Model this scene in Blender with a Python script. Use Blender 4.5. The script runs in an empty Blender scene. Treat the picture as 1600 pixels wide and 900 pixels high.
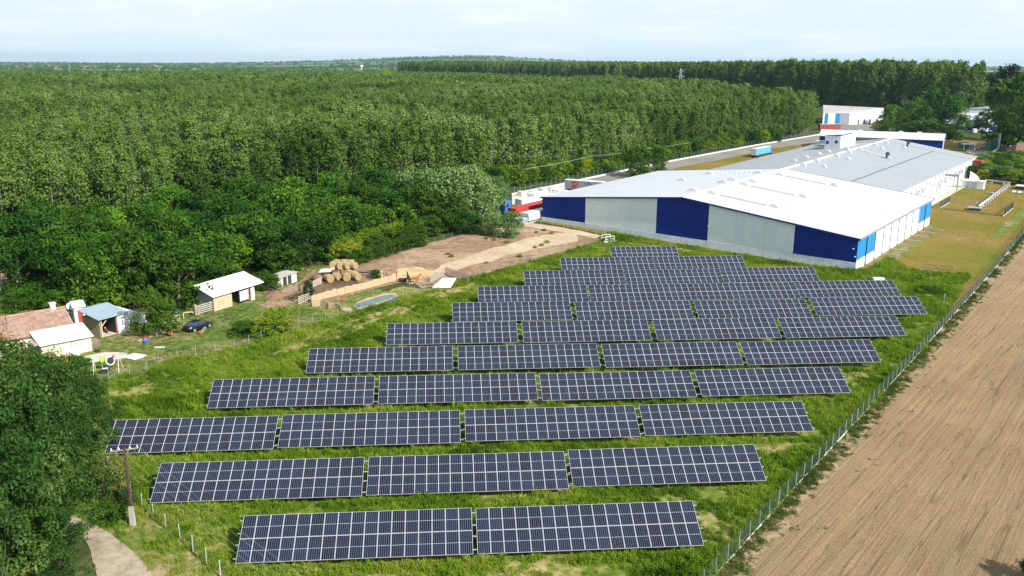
import bpy, bmesh, math, random
import numpy as np
from mathutils import Vector, noise
from mathutils.geometry import delaunay_2d_cdt
R = math.radians
SC = bpy.context.scene
COL = SC.collection

# ---------------------------------------------------------------- camera
CAMZ, FPX = 42.0, 1365.3
PITCH, ROLL = 0.25025, 0.004557
FW = np.array([0, math.cos(PITCH), -math.sin(PITCH)])
_up = np.array([0, math.sin(PITCH), math.cos(PITCH)])
AX = math.cos(ROLL)*np.array([1., 0, 0]) + math.sin(ROLL)*_up
BX = -math.sin(ROLL)*np.array([1., 0, 0]) + math.cos(ROLL)*_up
cam_data = bpy.data.cameras.new('camera')
cam = bpy.data.objects.new('camera', cam_data)
COL.objects.link(cam)
SC.camera = cam
cam_data.sensor_width = 36
cam_data.lens = FPX/1600*36
cam_data.clip_start = 1
cam_data.clip_end = 60000
from mathutils import Matrix
cam.matrix_world = Matrix(((AX[0], BX[0], -FW[0], 0), (AX[1], BX[1], -FW[1], 0), (AX[2], BX[2], -FW[2], CAMZ), (0, 0, 0, 1)))

# ---------------------------------------------------------------- light
SUN_AZ, SUN_EL = R(-41), R(38)          # azimuth from +x, counter-clockwise
sun_dir = Vector((math.cos(SUN_EL)*math.cos(SUN_AZ), math.cos(SUN_EL)*math.sin(SUN_AZ), math.sin(SUN_EL)))
sd = bpy.data.lights.new('sun', 'SUN')
sd.energy = 4.8
sd.angle = R(0.53)
sd.color = (1.0, 0.955, 0.88)
sun = bpy.data.objects.new('sun', sd)
COL.objects.link(sun)
sun.rotation_euler = sun_dir.to_track_quat('Z', 'Y').to_euler()
W = bpy.data.worlds.new('World')
SC.world = W
W.use_nodes = True
wn, wl = W.node_tree.nodes, W.node_tree.links
wn.clear()
wo = wn.new('ShaderNodeOutputWorld')
wb = wn.new('ShaderNodeBackground')
wb.inputs['Strength'].default_value = 0.085
sky = wn.new('ShaderNodeTexSky')
sky.sky_type = 'NISHITA'
sky.sun_disc = False
sky.sun_elevation = SUN_EL
sky.sun_rotation = math.atan2(sun_dir.x, sun_dir.y)
sky.altitude = 0
sky.air_density = 1.0
sky.dust_density = 1.0
sky.ozone_density = 1.3
tc = wn.new('ShaderNodeTexCoord')
sep = wn.new('ShaderNodeSeparateXYZ')
wl.new(tc.outputs['Generated'], sep.inputs[0])
mp = wn.new('ShaderNodeMapping')
mp.inputs['Scale'].default_value = (3.0, 3.0, 26.0)
wl.new(tc.outputs['Generated'], mp.inputs[0])
cn = wn.new('ShaderNodeTexNoise')
cn.inputs['Scale'].default_value = 2.2
cn.inputs['Detail'].default_value = 6
cn.inputs['Roughness'].default_value = 0.6
wl.new(mp.outputs[0], cn.inputs['Vector'])
cr = wn.new('ShaderNodeValToRGB')
cr.color_ramp.elements[0].position = 0.47
cr.color_ramp.elements[1].position = 0.68
wl.new(cn.outputs['Fac'], cr.inputs[0])
mulc = wn.new('ShaderNodeMath'); mulc.operation = 'MULTIPLY'
mulc.inputs[1].default_value = 0.6
wl.new(cr.outputs[0], mulc.inputs[0])
# thin milky veil over the whole sky, plus the clouds
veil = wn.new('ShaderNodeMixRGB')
ve = wn.new('ShaderNodeMapRange')      # milky air near the horizon, bluer overhead; overhead share raised to add ambient light
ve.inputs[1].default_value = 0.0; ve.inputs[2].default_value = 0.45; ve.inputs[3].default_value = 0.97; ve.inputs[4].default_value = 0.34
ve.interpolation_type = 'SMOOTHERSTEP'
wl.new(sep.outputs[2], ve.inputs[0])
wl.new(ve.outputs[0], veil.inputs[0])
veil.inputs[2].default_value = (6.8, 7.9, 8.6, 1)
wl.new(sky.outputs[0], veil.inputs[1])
cl = wn.new('ShaderNodeMixRGB')
cl.inputs[2].default_value = (8.9, 9.0, 9.1, 1)
wl.new(mulc.outputs[0], cl.inputs[0])
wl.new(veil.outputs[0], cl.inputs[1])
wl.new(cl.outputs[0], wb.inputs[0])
wl.new(wb.outputs[0], wo.inputs[0])
SC.view_settings.view_transform = 'Standard'
SC.view_settings.look = 'None'
SC.view_settings.exposure = 0.55
SC.view_settings.gamma = 1
SC.cycles.max_bounces = 6
SC.cycles.diffuse_bounces = 3
SC.cycles.glossy_bounces = 2
SC.cycles.transmission_bounces = 3
SC.cycles.volume_bounces = 1
SC.cycles.transparent_max_bounces = 8

# ---------------------------------------------------------------- terrain and survey helpers
def clamp(a, lo, hi): return lo if a < lo else hi if a > hi else a
def g(x, y):
    return 1.05 - .017*clamp(x, -60, 60) - .013*clamp(y-80, 0, 110) + .0207*clamp(y-190, 0, 460)
def ray(px, py): return FW + AX*((px-800)/FPX) - BX*((py-450)/FPX)
def hz(px, py, z):
    d = ray(px, py); t = (z-CAMZ)/d[2]
    return d[0]*t, d[1]*t
def G(px, py, h=0.):
    """where the sight line through a photo pixel meets the ground"""
    d = ray(px, py); z = 0
    t = 20.; 
    while t < 20000 and CAMZ + d[2]*t > g(d[0]*t, d[1]*t)+h: t *= 1.03
    lo, hi = t/1.03, t
    for _ in range(30):
        m = (lo+hi)/2
        if CAMZ + d[2]*m > g(d[0]*m, d[1]*m)+h: lo = m
        else: hi = m
    return d[0]*hi, d[1]*hi
def P3(px, py, dz=0.):
    x, y = G(px, py)
    return Vector((x, y, g(x, y)+dz))
def HT(px, py, x, y):
    """height above ground at x, y of a photo pixel straight above it"""
    d = ray(px, py); t = math.hypot(x, y)/math.hypot(d[0], d[1])
    return CAMZ + d[2]*t - g(x, y)

# ---------------------------------------------------------------- mesh builder
class MB:
    def __init__(s): s.v = []; s.f = []; s.m = []; s.T = None
    def add(s, vs, fs, m=0):
        n = len(s.v)
        if s.T: vs = [s.T(*p) for p in vs]
        s.v += [tuple(p) for p in vs]; s.f += [tuple(i+n for i in f) for f in fs]; s.m += [m]*len(fs)
        return s
    def box(s, x0, y0, z0, x1, y1, z1, m=0):
        vs = [(x0,y0,z0),(x1,y0,z0),(x1,y1,z0),(x0,y1,z0),(x0,y0,z1),(x1,y0,z1),(x1,y1,z1),(x0,y1,z1)]
        return s.add(vs, [(0,3,2,1),(4,5,6,7),(0,1,5,4),(1,2,6,5),(2,3,7,6),(3,0,4,7)], m)
    def hexa(s, b, t, m=0):            # bottom quad, top quad (counter-clockwise)
        return s.add(list(b)+list(t), [(3,2,1,0),(4,5,6,7),(0,1,5,4),(1,2,6,5),(2,3,7,6),(3,0,4,7)], m)
    def prism(s, poly, z0, z1, m=0):
        n = len(poly)
        vs = [(p[0],p[1],z0) for p in poly]+[(p[0],p[1],z1) for p in poly]
        return s.add(vs, [tuple(range(n))[::-1], tuple(range(n,2*n))]+[(i,(i+1)%n,n+(i+1)%n,n+i) for i in range(n)], m)
    def slab(s, q, t, m=0):            # quad given by 4 points, thickened downwards by t
        return s.hexa([(p[0],p[1],p[2]-t) for p in q], q, m)
    def tube(s, pts, rs, n=6, m=0, cap=True):
        pts = [Vector(p) for p in pts]
        if not hasattr(rs, '__len__'): rs = [rs]*len(pts)
        vs = []
        for i, p in enumerate(pts):
            d = (pts[min(i+1,len(pts)-1)]-pts[max(i-1,0)]).normalized()
            a = d.cross(Vector((0,0,1)) if abs(d.z) < .9 else Vector((1,0,0))).normalized(); b = d.cross(a)
            for k in range(n):
                t = 2*math.pi*k/n
                vs.append(p + (a*math.cos(t)+b*math.sin(t))*rs[i])
        fs = [(i*n+k, i*n+(k+1)%n, (i+1)*n+(k+1)%n, (i+1)*n+k) for i in range(len(pts)-1) for k in range(n)]
        if cap: fs += [tuple(range(n))[::-1], tuple((len(pts)-1)*n+k for k in range(n))]
        return s.add(vs, fs, m)
    def ball(s, c, r, nu=10, nv=6, m=0, sc=(1,1,1)):
        vs = [(c[0]+r*sc[0]*math.sin(math.pi*j/nv)*math.cos(2*math.pi*i/nu), c[1]+r*sc[1]*math.sin(math.pi*j/nv)*math.sin(2*math.pi*i/nu), c[2]+r*sc[2]*math.cos(math.pi*j/nv)) for j in range(nv+1) for i in range(nu)]
        return s.add(vs, [(j*nu+i, (j+1)*nu+i, (j+1)*nu+(i+1)%nu, j*nu+(i+1)%nu) for j in range(nv) for i in range(nu)], m)
    def mesh(s, name, mats, smooth=False):
        me = bpy.data.meshes.new(name)
        me.from_pydata([tuple(p) for p in s.v], [], s.f)
        for m in (mats if isinstance(mats, (list, tuple)) else [mats]): me.materials.append(m)
        me.polygons.foreach_set('material_index', s.m)
        if smooth: me.polygons.foreach_set('use_smooth', [True]*len(s.f))
        me.update()
        return me

def link(name, me, parent=None, loc=None, rot=None):
    o = bpy.data.objects.new(name, me)
    COL.objects.link(o)
    if parent: o.parent = parent
    if loc: o.location = loc
    if rot is not None: o.rotation_euler = rot if hasattr(rot, '__len__') else (0, 0, rot)
    return o
def tag(o, label, cat, group=None):
    o['label'] = label; o['category'] = cat
    if group: o['group'] = group
    return o
def thing(name, label, cat, loc=(0,0,0), rz=0, group=None):
    return tag(link(name, None, None, loc, rz), label, cat, group)
def part(name, mb, mats, parent, smooth=False, label=None, loc=None, rot=None):
    o = link(name, mb.mesh(name, mats, smooth), parent, loc, rot)
    if label: o['label'] = label
    return o
def solo(name, mb, mats, label, cat, loc=(0,0,0), rz=0, group=None, smooth=False):
    return tag(link(name, mb.mesh(name, mats, smooth), None, loc, rz), label, cat, group)
def struct(o): o['kind'] = 'structure'; return o

# ---------------------------------------------------------------- materials
def newmat(name):
    m = bpy.data.materials.new(name); m.use_nodes = True
    nt = m.node_tree; b = nt.nodes['Principled BSDF']
    return m, nt, b
def lin(c):
    return tuple(((v/255+.055)/1.055)**2.4 if v > 10 else v/255/12.92 for v in c)+(1,)
def noise_node(nt, scale, detail=4, coord='Object', rough=.6, vec=None):
    n = nt.nodes.new('ShaderNodeTexNoise')
    n.inputs['Scale'].default_value = scale; n.inputs['Detail'].default_value = detail; n.inputs['Roughness'].default_value = rough
    if vec is None:
        if coord == 'World':
            t = nt.nodes.new('ShaderNodeNewGeometry'); vec = t.outputs['Position']
        else:
            t = nt.nodes.new('ShaderNodeTexCoord'); vec = t.outputs[coord]
    nt.links.new(vec, n.inputs['Vector'])
    return n
def ramp(nt, fac, stops):
    r = nt.nodes.new('ShaderNodeValToRGB')
    e = r.color_ramp.elements
    while len(e) < len(stops): e.new(.5)
    for i, (p, c) in enumerate(stops):
        e[i].position = p; e[i].color = c if len(c) == 4 else tuple(c)+(1,)
    nt.links.new(fac, r.inputs[0])
    return r
def mix(nt, fac, a, b, mode='MIX'):
    n = nt.nodes.new('ShaderNodeMixRGB'); n.blend_type = mode
    for i, v in ((0, fac), (1, a), (2, b)):
        if hasattr(v, 'node'): nt.links.new(v, n.inputs[i])
        else: n.inputs[i].default_value = v
    return n.outputs[0]
def math_(nt, op, a, b=0., c=None):
    n = nt.nodes.new('ShaderNodeMath'); n.operation = op
    for i, v in ((0, a), (1, b)) + (((2, c),) if c is not None else ()):
        if hasattr(v, 'node'): nt.links.new(v, n.inputs[i])
        else: n.inputs[i].default_value = v
    return n.outputs[0]
def bump(nt, b, h, strength=.3, dist=.02):
    n = nt.nodes.new('ShaderNodeBump'); n.inputs['Strength'].default_value = strength; n.inputs['Distance'].default_value = dist
    nt.links.new(h, n.inputs['Height']); nt.links.new(n.outputs[0], b.inputs['Normal'])
def pm(name, col, rough=.7, var=.15, scale=1.5, metal=0., coord='Object', bmp=0., spec=.5):
    m, nt, b = newmat(name)
    n = noise_node(nt, scale, 5, coord)
    c = tuple(col)[:3]
    d = tuple(max(0, x*(1-var)) for x in c)+(1,); l = tuple(min(1, x*(1+var)) for x in c)+(1,)
    r = ramp(nt, n.outputs['Fac'], [(.3, d), (.7, l)])
    nt.links.new(r.outputs[0], b.inputs['Base Color'])
    b.inputs['Roughness'].default_value = rough; b.inputs['Metallic'].default_value = metal
    b.inputs['Specular IOR Level'].default_value = spec
    if bmp: bump(nt, b, n.outputs['Fac'], bmp, .05)
    return m
def leafmat(name, stops, trans=.25, wscale=.0, rough=.55):
    """leaves: colour from per-leaf, per-plant and (optionally) place-wide variation"""
    m, nt, b = newmat(name)
    geo = nt.nodes.new('ShaderNodeNewGeometry'); oi = nt.nodes.new('ShaderNodeObjectInfo')
    f = math_(nt, 'MULTIPLY_ADD', geo.outputs['Random Per Island'], .45, 0.)
    f = math_(nt, 'MULTIPLY_ADD', oi.outputs['Random'], .35, f) if True else f
    if wscale:
        nn = noise_node(nt, wscale, 3, 'World')
        k = math_(nt, 'MULTIPLY_ADD', nn.outputs['Fac'], 1.8, -.82)
        f = math_(nt, 'ADD', f, k)
    r = ramp(nt, f, stops)
    nt.links.new(r.outputs[0], b.inputs['Base Color'])
    b.inputs['Roughness'].default_value = .75; b.inputs['Specular IOR Level'].default_value = .12
    tr = nt.nodes.new('ShaderNodeBsdfTranslucent')
    tcol = mix(nt, 1., r.outputs[0], (1.25, 1.35, .6, 1), 'MULTIPLY')
    nt.links.new(tcol, tr.inputs[0])
    ms = nt.nodes.new('ShaderNodeMixShader'); ms.inputs[0].default_value = trans
    nt.links.new(b.outputs[0], ms.inputs[1]); nt.links.new(tr.outputs[0], ms.inputs[2])
    nt.links.new(ms.outputs[0], nt.nodes['Material Output'].inputs[0])
    return m
M = {}
M['white'] = pm('white_paint', (.80,.81,.82), .45, .04, .3)
M['white_clad'] = pm('white_cladding', (.74,.76,.78), .5, .05, .5)
M['offwhite'] = pm('weathered_white', (.62,.61,.58), .7, .15, 1.2)
M['grey'] = pm('grey_metal', (.32,.33,.35), .5, .15, 2)
M['edge'] = pm('blue_grey_trim', (.22,.28,.34), .5, .1, 1)
M['galv'] = pm('galvanised_steel', (.42,.46,.48), .45, .12, 4, .3)
M['dark'] = pm('dark_steel', (.05,.055,.06), .6, .3, 3)
M['black'] = pm('black_rubber', (.02,.02,.022), .8, .3, 3)
M['shadow'] = pm('dark_interior_shade', (.04,.038,.035), .9, .3, 1)  # unlit insides painted near-black; also backs wall joints and far doors
M['navy'] = pm('navy_cladding', (.010,.030,.23), .5, .08, .4, spec=.15)
M['blue'] = pm('light_blue_cladding', (.10,.38,.68), .5, .06, .4)
M['cobalt'] = pm('cobalt_paint', (.03,.16,.55), .4, .1, 1)
M['palewall'] = pm('pale_grey_cladding', (.50,.58,.60), .6, .06, .6)
M['plinth'] = pm('concrete_plinth', (.72,.80,.87), .8, .12, .8)
M['concrete'] = pm('concrete', (.42,.40,.36), .9, .2, .7, bmp=.3)
M['kerb'] = pm('kerb_concrete', (.60,.58,.53), .9, .12, 1)
M['greyclad'] = pm('grey_cladding', (.26,.29,.33), .6, .08, .5)
M['wood'] = pm('weathered_wood', (.30,.24,.18), .9, .35, 3, bmp=.3)
M['wood2'] = pm('pale_timber', (.50,.40,.27), .9, .3, 3)
M['woodw'] = pm('whitish_timber', (.58,.52,.45), .9, .25, 3)
M['darkwood'] = pm('tarred_pole', (.075,.04,.028), .85, .3, 4)
M['bark'] = pm('bark', (.20,.15,.11), .95, .35, 2.5)
M['birch'] = pm('pale_bark', (.20,.19,.16), .95, .3, 2.5)
M['red'] = pm('red_paint', (.48,.035,.03), .5, .15, 2)
M['brick_red'] = pm('faded_red', (.33,.06,.05), .8, .2, 2)
M['orange'] = pm('rusty_orange', (.36,.13,.05), .8, .25, 2)
M['plasticblue'] = pm('blue_plastic', (.03,.15,.60), .4, .1, 2)
M['green'] = pm('green_paint', (.02,.16,.09), .6, .2, 2)
M['cream'] = pm('cream_render', (.72,.64,.47), .9, .08, .8)
M['tan'] = pm('tan_render', (.52,.40,.26), .9, .2, 1.2)
M['soil'] = pm('brown_soil', (.20,.12,.075), 1, .3, 1.2, bmp=.5)
M['straw'] = pm('straw', (.34,.24,.115), 1, .3, 5, bmp=.8)
M['reed'] = pm('reed_fence', (.44,.34,.21), 1, .2, 4, bmp=.5)
M['brownroof'] = pm('brown_roof', (.17,.09,.07), .8, .2, 1)
M['glass'] = pm('window_glass', (.03,.05,.09), .15, .2, 1, spec=.8)
M['carblack'] = pm('black_car_paint', (.008,.009,.018), .25, .2, 1, spec=.7)
M['carsilver'] = pm('silver_car_paint', (.45,.46,.48), .3, .1, 1, .5)
M['chrome'] = pm('pale_alloy', (.6,.6,.62), .3, .1, 3, .7)
M['pile'] = pm('plastic_wrap', (.68,.69,.70), .5, .18, 1.2, bmp=.6)
M['pondwater'] = pm('green_grey_water', (.10,.16,.16), .12, .2, .8)
M['netpink'] = pm('pink_plastic', (.6,.2,.35), .5, .1, 2)
M['net'] = pm('lime_netting', (.42,.60,.05), .8, .1, 3)
M['horse_bay'] = pm('chestnut_coat', (.33,.09,.02), .6, .15, 2)
M['horse_dark'] = pm('dark_brown_coat', (.045,.02,.012), .6, .2, 2)
M['hair'] = pm('dark_mane', (.015,.01,.008), .8, .2, 3)
M['insul'] = pm('white_porcelain', (.7,.68,.65), .3, .1, 3)
M['wire'] = pm('aluminium_wire', (.55,.55,.53), .4, .1, 3, .4)
M['sand'] = pm('dry_sand', (.40,.30,.20), 1, .22, .35, bmp=.5)
M['graphic'] = pm('trailer_print_grey', (.22,.23,.25), .5, .15, .8)
M['redhouse'] = pm('red_tiles_far', (.45,.12,.09), .8, .15, 2)

# ribbed sheet roofing
def ribbed(name, col, pitch, axis=0, rough=.45, streak=.08):
    m, nt, b = newmat(name)
    t = nt.nodes.new('ShaderNodeTexCoord'); s = nt.nodes.new('ShaderNodeSeparateXYZ')
    nt.links.new(t.outputs['Object'], s.inputs[0])
    w = math_(nt, 'PINGPONG', s.outputs[axis], pitch)
    w = math_(nt, 'DIVIDE', w, pitch)
    w = math_(nt, 'POWER', w, 3.)
    n = noise_node(nt, .18, 5); n2 = noise_node(nt, 3, 3)
    f = math_(nt, 'MULTIPLY_ADD', n2.outputs['Fac'], .3, math_(nt, 'MULTIPLY', n.outputs['Fac'], .7))
    r = ramp(nt, f, [(.3, tuple(x*(1-streak) for x in col)), (.7, tuple(min(.9, x*(1+streak)) for x in col))])
    c = mix(nt, math_(nt, 'MULTIPLY', w, .10), r.outputs[0], (.3,.3,.32,1))
    nt.links.new(c, b.inputs['Base Color']); b.inputs['Roughness'].default_value = rough
    bump(nt, b, w, .3, .04)
    return m
M['roofwhite'] = ribbed('white_roof_sheet', (.54,.56,.58), .5)
M['roofgrey'] = ribbed('grey_roof_sheet', (.33,.35,.37), .5)
M['roofbeige'] = ribbed('beige_roof_sheet', (.50,.46,.42), .6)
M['roofblue'] = ribbed('blue_grey_shed_roof', (.28,.36,.42), .3)
M['corrugated'] = ribbed('white_corrugated_sheet', (.70,.70,.70), .35, 0, .5)

# sandwich-panel walls with fine horizontal joints
def cladding(name, col, rough=.55):
    m, nt, b = newmat(name)
    t = nt.nodes.new('ShaderNodeTexCoord'); s = nt.nodes.new('ShaderNodeSeparateXYZ')
    nt.links.new(t.outputs['Object'], s.inputs[0])
    w = math_(nt, 'PINGPONG', s.outputs[2], .55)
    j = math_(nt, 'LESS_THAN', w, .03)
    n = noise_node(nt, .5, 4)
    r = ramp(nt, n.outputs['Fac'], [(.3, tuple(x*.93 for x in col)), (.7, tuple(min(.9, x*1.06) for x in col))])
    c = mix(nt, math_(nt, 'MULTIPLY', j, .3), r.outputs[0], tuple(x*.55 for x in col)+(1,))
    nt.links.new(c, b.inputs['Base Color']); b.inputs['Roughness'].default_value = rough; b.inputs['Specular IOR Level'].default_value = .12
    return m
M['clad_navy'] = cladding('navy_sandwich_panel', (.010,.030,.23))
M['clad_pale'] = cladding('pale_sandwich_panel', (.80,.89,.93))
M['clad_white'] = cladding('white_sandwich_panel', (.74,.76,.79))
M['clad_blue'] = cladding('light_blue_sandwich_panel', (.025,.23,.50))

# roof tiles
def tilemat():
    m, nt, b = newmat('old_clay_tiles')
    n = noise_node(nt, .5, 5); n2 = noise_node(nt, 5, 2)
    f = math_(nt, 'MULTIPLY_ADD', n2.outputs['Fac'], .5, math_(nt, 'MULTIPLY', n.outputs['Fac'], .5))
    r = ramp(nt, f, [(.35, (.20,.10,.07)), (.5, (.31,.18,.13)), (.68, (.42,.29,.225))])
    oi = nt.nodes.new('ShaderNodeObjectInfo')
    c = mix(nt, math_(nt, 'MULTIPLY', oi.outputs['Random'], .6), r.outputs[0], (.42,.32,.255,1))
    nt.links.new(c, b.inputs['Base Color']); b.inputs['Roughness'].default_value = .85
    return m
M['tile'] = tilemat()

# photovoltaic glass: six cell columns, half-cut rows, pale busbars
def pvmat():
    m, nt, b = newmat('solar_cells')
    t = nt.nodes.new('ShaderNodeTexCoord'); s = nt.nodes.new('ShaderNodeSeparateXYZ')
    nt.links.new(t.outputs['Object'], s.inputs[0])
    x = math_(nt, 'SUBTRACT', s.outputs[0], .031)
    fx = math_(nt, 'FRACT', math_(nt, 'DIVIDE', x, .1787))
    gx = math_(nt, 'GREATER_THAN', math_(nt, 'ABSOLUTE', math_(nt, 'SUBTRACT', fx, .5)), .46)
    y = math_(nt, 'SUBTRACT', s.outputs[1], 1.139)
    mid = math_(nt, 'LESS_THAN', math_(nt, 'ABSOLUTE', y), .016)
    fy = math_(nt, 'FRACT', math_(nt, 'DIVIDE', y, .0925))
    gy = math_(nt, 'GREATER_THAN', math_(nt, 'ABSOLUTE', math_(nt, 'SUBTRACT', fy, .5)), .475)
    oi = nt.nodes.new('ShaderNodeObjectInfo')
    base = mix(nt, oi.outputs['Random'], (.003,.005,.017,1), (.008,.012,.034,1))
    n = noise_node(nt, 1.3, 3, 'World')
    base = mix(nt, math_(nt, 'MULTIPLY', n.outputs['Fac'], .05), base, (.16,.14,.13,1))
    c = mix(nt, math_(nt, 'MULTIPLY', gy, .06), base, (.22,.24,.32,1))
    c = mix(nt, math_(nt, 'MULTIPLY', gx, .7), c, (.30,.33,.40,1))
    c = mix(nt, math_(nt, 'MULTIPLY', mid, .7), c, (.50,.54,.62,1))
    nt.links.new(c, b.inputs['Base Color'])
    b.inputs['Roughness'].default_value = .22; b.inputs['Specular IOR Level'].default_value = .26
    return m
M['pv'] = pvmat()
M['pvframe'] = pm('anodised_frame', (.60,.61,.65), .4, .05, 3, .25)

# leaves
M['leaf_poplar'] = leafmat('poplar_leaves', [(.0, (.036,.082,.006)), (.35, (.086,.160,.024)), (.6, (.130,.212,.040)), (.85, (.180,.258,.065)), (1., (.25,.31,.11))], .25, .02)
M['leaf_locust'] = leafmat('locust_leaves', [(.0, (.008,.034,.003)), (.4, (.026,.088,.006)), (.7, (.070,.175,.010)), (1., (.16,.27,.015))], .22, .09)
M['leaf_near'] = leafmat('near_tree_leaves', [(.0, (.008,.030,.005)), (.4, (.026,.075,.011)), (.7, (.065,.130,.020)), (.9, (.13,.18,.05)), (1., (.24,.17,.04))], .15, .18)
M['leaf_autumn'] = leafmat('yellowing_leaves', [(.0, (.03,.06,.012)), (.4, (.09,.12,.022)), (.65, (.22,.17,.03)), (1., (.42,.19,.05))], .25, .3)
M['leaf_olive'] = leafmat('silvery_leaves', [(.0, (.065,.14,.035)), (.5, (.145,.245,.075)), (1., (.26,.35,.14))], .2)
M['leaf_lime'] = leafmat('yellow_green_leaves', [(.0, (.07,.14,.008)), (.5, (.17,.25,.015)), (1., (.34,.35,.03))], .3, .12)
M['leaf_bright'] = leafmat('bright_green_leaves', [(.0, (.022,.065,.006)), (.5, (.055,.125,.010)), (1., (.11,.19,.018))], .3)
M['leaf_dark'] = leafmat('dark_red_green_leaves', [(.0, (.014,.028,.010)), (.5, (.036,.062,.018)), (1., (.09,.12,.04))], .15)
M['leaf_wood'] = leafmat('far_wood_leaves', [(.0, (.035,.085,.014)), (.4, (.085,.160,.024)), (.75, (.145,.225,.036)), (1., (.20,.27,.06))], .25, .006)
M['weed'] = leafmat('weeds', [(.0, (.020,.060,.005)), (.25, (.095,.190,.007)), (.55, (.180,.285,.020)), (.78, (.27,.34,.030)), (.92, (.38,.36,.09)), (1., (.42,.33,.16))], .3, .10)
M['drytuft'] = leafmat('dry_tufts', [(.0, (.07,.12,.012)), (.5, (.17,.18,.03)), (1., (.33,.26,.10))], .2, .05)
M['weedright'] = leafmat('field_margin_weeds', [(.0, (.03,.06,.012)), (.5, (.08,.12,.02)), (1., (.20,.19,.07))], .3, .2)
M['strawbits'] = leafmat('straw_bits', [(.0, (.30,.20,.10)), (.5, (.48,.35,.17)), (1., (.62,.48,.25))], .1)

# grounds
def groundmat(name, stops, s1=.05, s2=1.2, w=.5, bmp=.5):
    m, nt, b = newmat(name)
    n1 = noise_node(nt, s1, 5, 'World', .65); n2 = noise_node(nt, s2, 5, 'World', .7)
    f = math_(nt, 'MULTIPLY_ADD', n2.outputs['Fac'], w, math_(nt, 'MULTIPLY', n1.outputs['Fac'], 1-w))
    r = ramp(nt, f, stops)
    nt.links.new(r.outputs[0], b.inputs['Base Color']); b.inputs['Roughness'].default_value = 1.; b.inputs['Specular IOR Level'].default_value = .1
    bump(nt, b, n2.outputs['Fac'], bmp, .15)
    return m
M['turf'] = groundmat('rough_turf', [(.38, (.05,.095,.012)), (.45, (.11,.16,.018)), (.51, (.19,.20,.045)), (.58, (.33,.27,.13))], .06, 1.0)
M['yard'] = groundmat('farm_yard_grass', [(.38, (.06,.12,.018)), (.46, (.11,.17,.03)), (.54, (.19,.18,.06)), (.60, (.33,.26,.14))], .10, .8)
M['drygrass'] = groundmat('dry_grass', [(.36, (.075,.12,.010)), (.44, (.14,.145,.018)), (.51, (.20,.145,.030)), (.58, (.235,.165,.055)), (.66, (.32,.25,.12))], .028, 1.1, .42)
M['paddock'] = groundmat('paddock_earth', [(.36, (.16,.10,.06)), (.48, (.26,.17,.11)), (.60, (.40,.29,.19))], .07, .7)
M['litter'] = groundmat('scattered_straw', [(.38, (.34,.23,.12)), (.5, (.52,.38,.20)), (.62, (.62,.50,.30))], .3, 2.5, .6)
M['drypatch'] = groundmat('dry_patch', [(.36, (.12,.15,.03)), (.46, (.22,.20,.06)), (.54, (.33,.26,.12)), (.64, (.42,.33,.18))], .25, 1.3, .55)
M['margin'] = groundmat('weedy_margin', [(.38, (.07,.12,.02)), (.45, (.14,.14,.05)), (.5, (.27,.19,.12)), (.6, (.38,.27,.17))], .5, 1.4, .5)
M['paddock2'] = groundmat('pale_sand_track', [(.35, (.36,.26,.17)), (.6, (.54,.43,.30))], .12, .9)
M['asphalt'] = groundmat('worn_asphalt', [(.35, (.17,.16,.145)), (.6, (.27,.25,.225))], .08, 1.5, .5, .2)
M['track'] = groundmat('dusty_lane', [(.36, (.22,.175,.125)), (.5, (.33,.275,.20)), (.64, (.42,.355,.27))], .2, 1.6, .5, .3)
M['slab'] = groundmat('pale_concrete_pad', [(.36, (.40,.37,.30)), (.6, (.60,.55,.47))], .3, 2., .5, .2)

def fieldmat():
    m, nt, b = newmat('stubble_field')
    t = nt.nodes.new('ShaderNodeNewGeometry')
    mp_ = nt.nodes.new('ShaderNodeMapping'); mp_.inputs['Rotation'].default_value = (0, 0, -math.atan2(31.5, 24.75))
    nt.links.new(t.outputs['Position'], mp_.inputs[0])   # x runs along the drill rows
    mp2 = nt.nodes.new('ShaderNodeMapping'); mp2.inputs['Scale'].default_value = (.035, 1.6, 1)
    nt.links.new(mp_.outputs[0], mp2.inputs[0])
    rows = noise_node(nt, 1.1, 6, vec=mp2.outputs[0], rough=.7)
    mp3 = nt.nodes.new('ShaderNodeMapping'); mp3.inputs['Scale'].default_value = (.012, .42, 1)
    nt.links.new(mp_.outputs[0], mp3.inputs[0])
    tracks = noise_node(nt, 1., 3, vec=mp3.outputs[0])
    grit = noise_node(nt, 4.2, 8, 'World', .85)
    patch = noise_node(nt, .06, 4, 'World')
    f = math_(nt, 'MULTIPLY_ADD', rows.outputs['Fac'], .30, math_(nt, 'MULTIPLY_ADD', grit.outputs['Fac'], .52, math_(nt, 'MULTIPLY', patch.outputs['Fac'], .18)))
    r = ramp(nt, f, [(.38, (.19,.125,.07)), (.46, (.29,.198,.112)), (.53, (.36,.256,.142)), (.62, (.45,.33,.17))])
    tr = ramp(nt, tracks.outputs['Fac'], [(.462, (0,0,0,1)), (.472, (1,1,1,1)), (.482, (0,0,0,1))])
    c = mix(nt, math_(nt, 'MULTIPLY', tr.outputs[0], .7), r.outputs[0], (.13,.085,.06,1))
    nt.links.new(c, b.inputs['Base Color']); b.inputs['Roughness'].default_value = 1; b.inputs['Specular IOR Level'].default_value = .1
    h = math_(nt, 'ADD', rows.outputs['Fac'], math_(nt, 'MULTIPLY', grit.outputs['Fac'], .8))
    bump(nt, b, h, 1., .3)
    return m
M['field'] = fieldmat()
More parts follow.
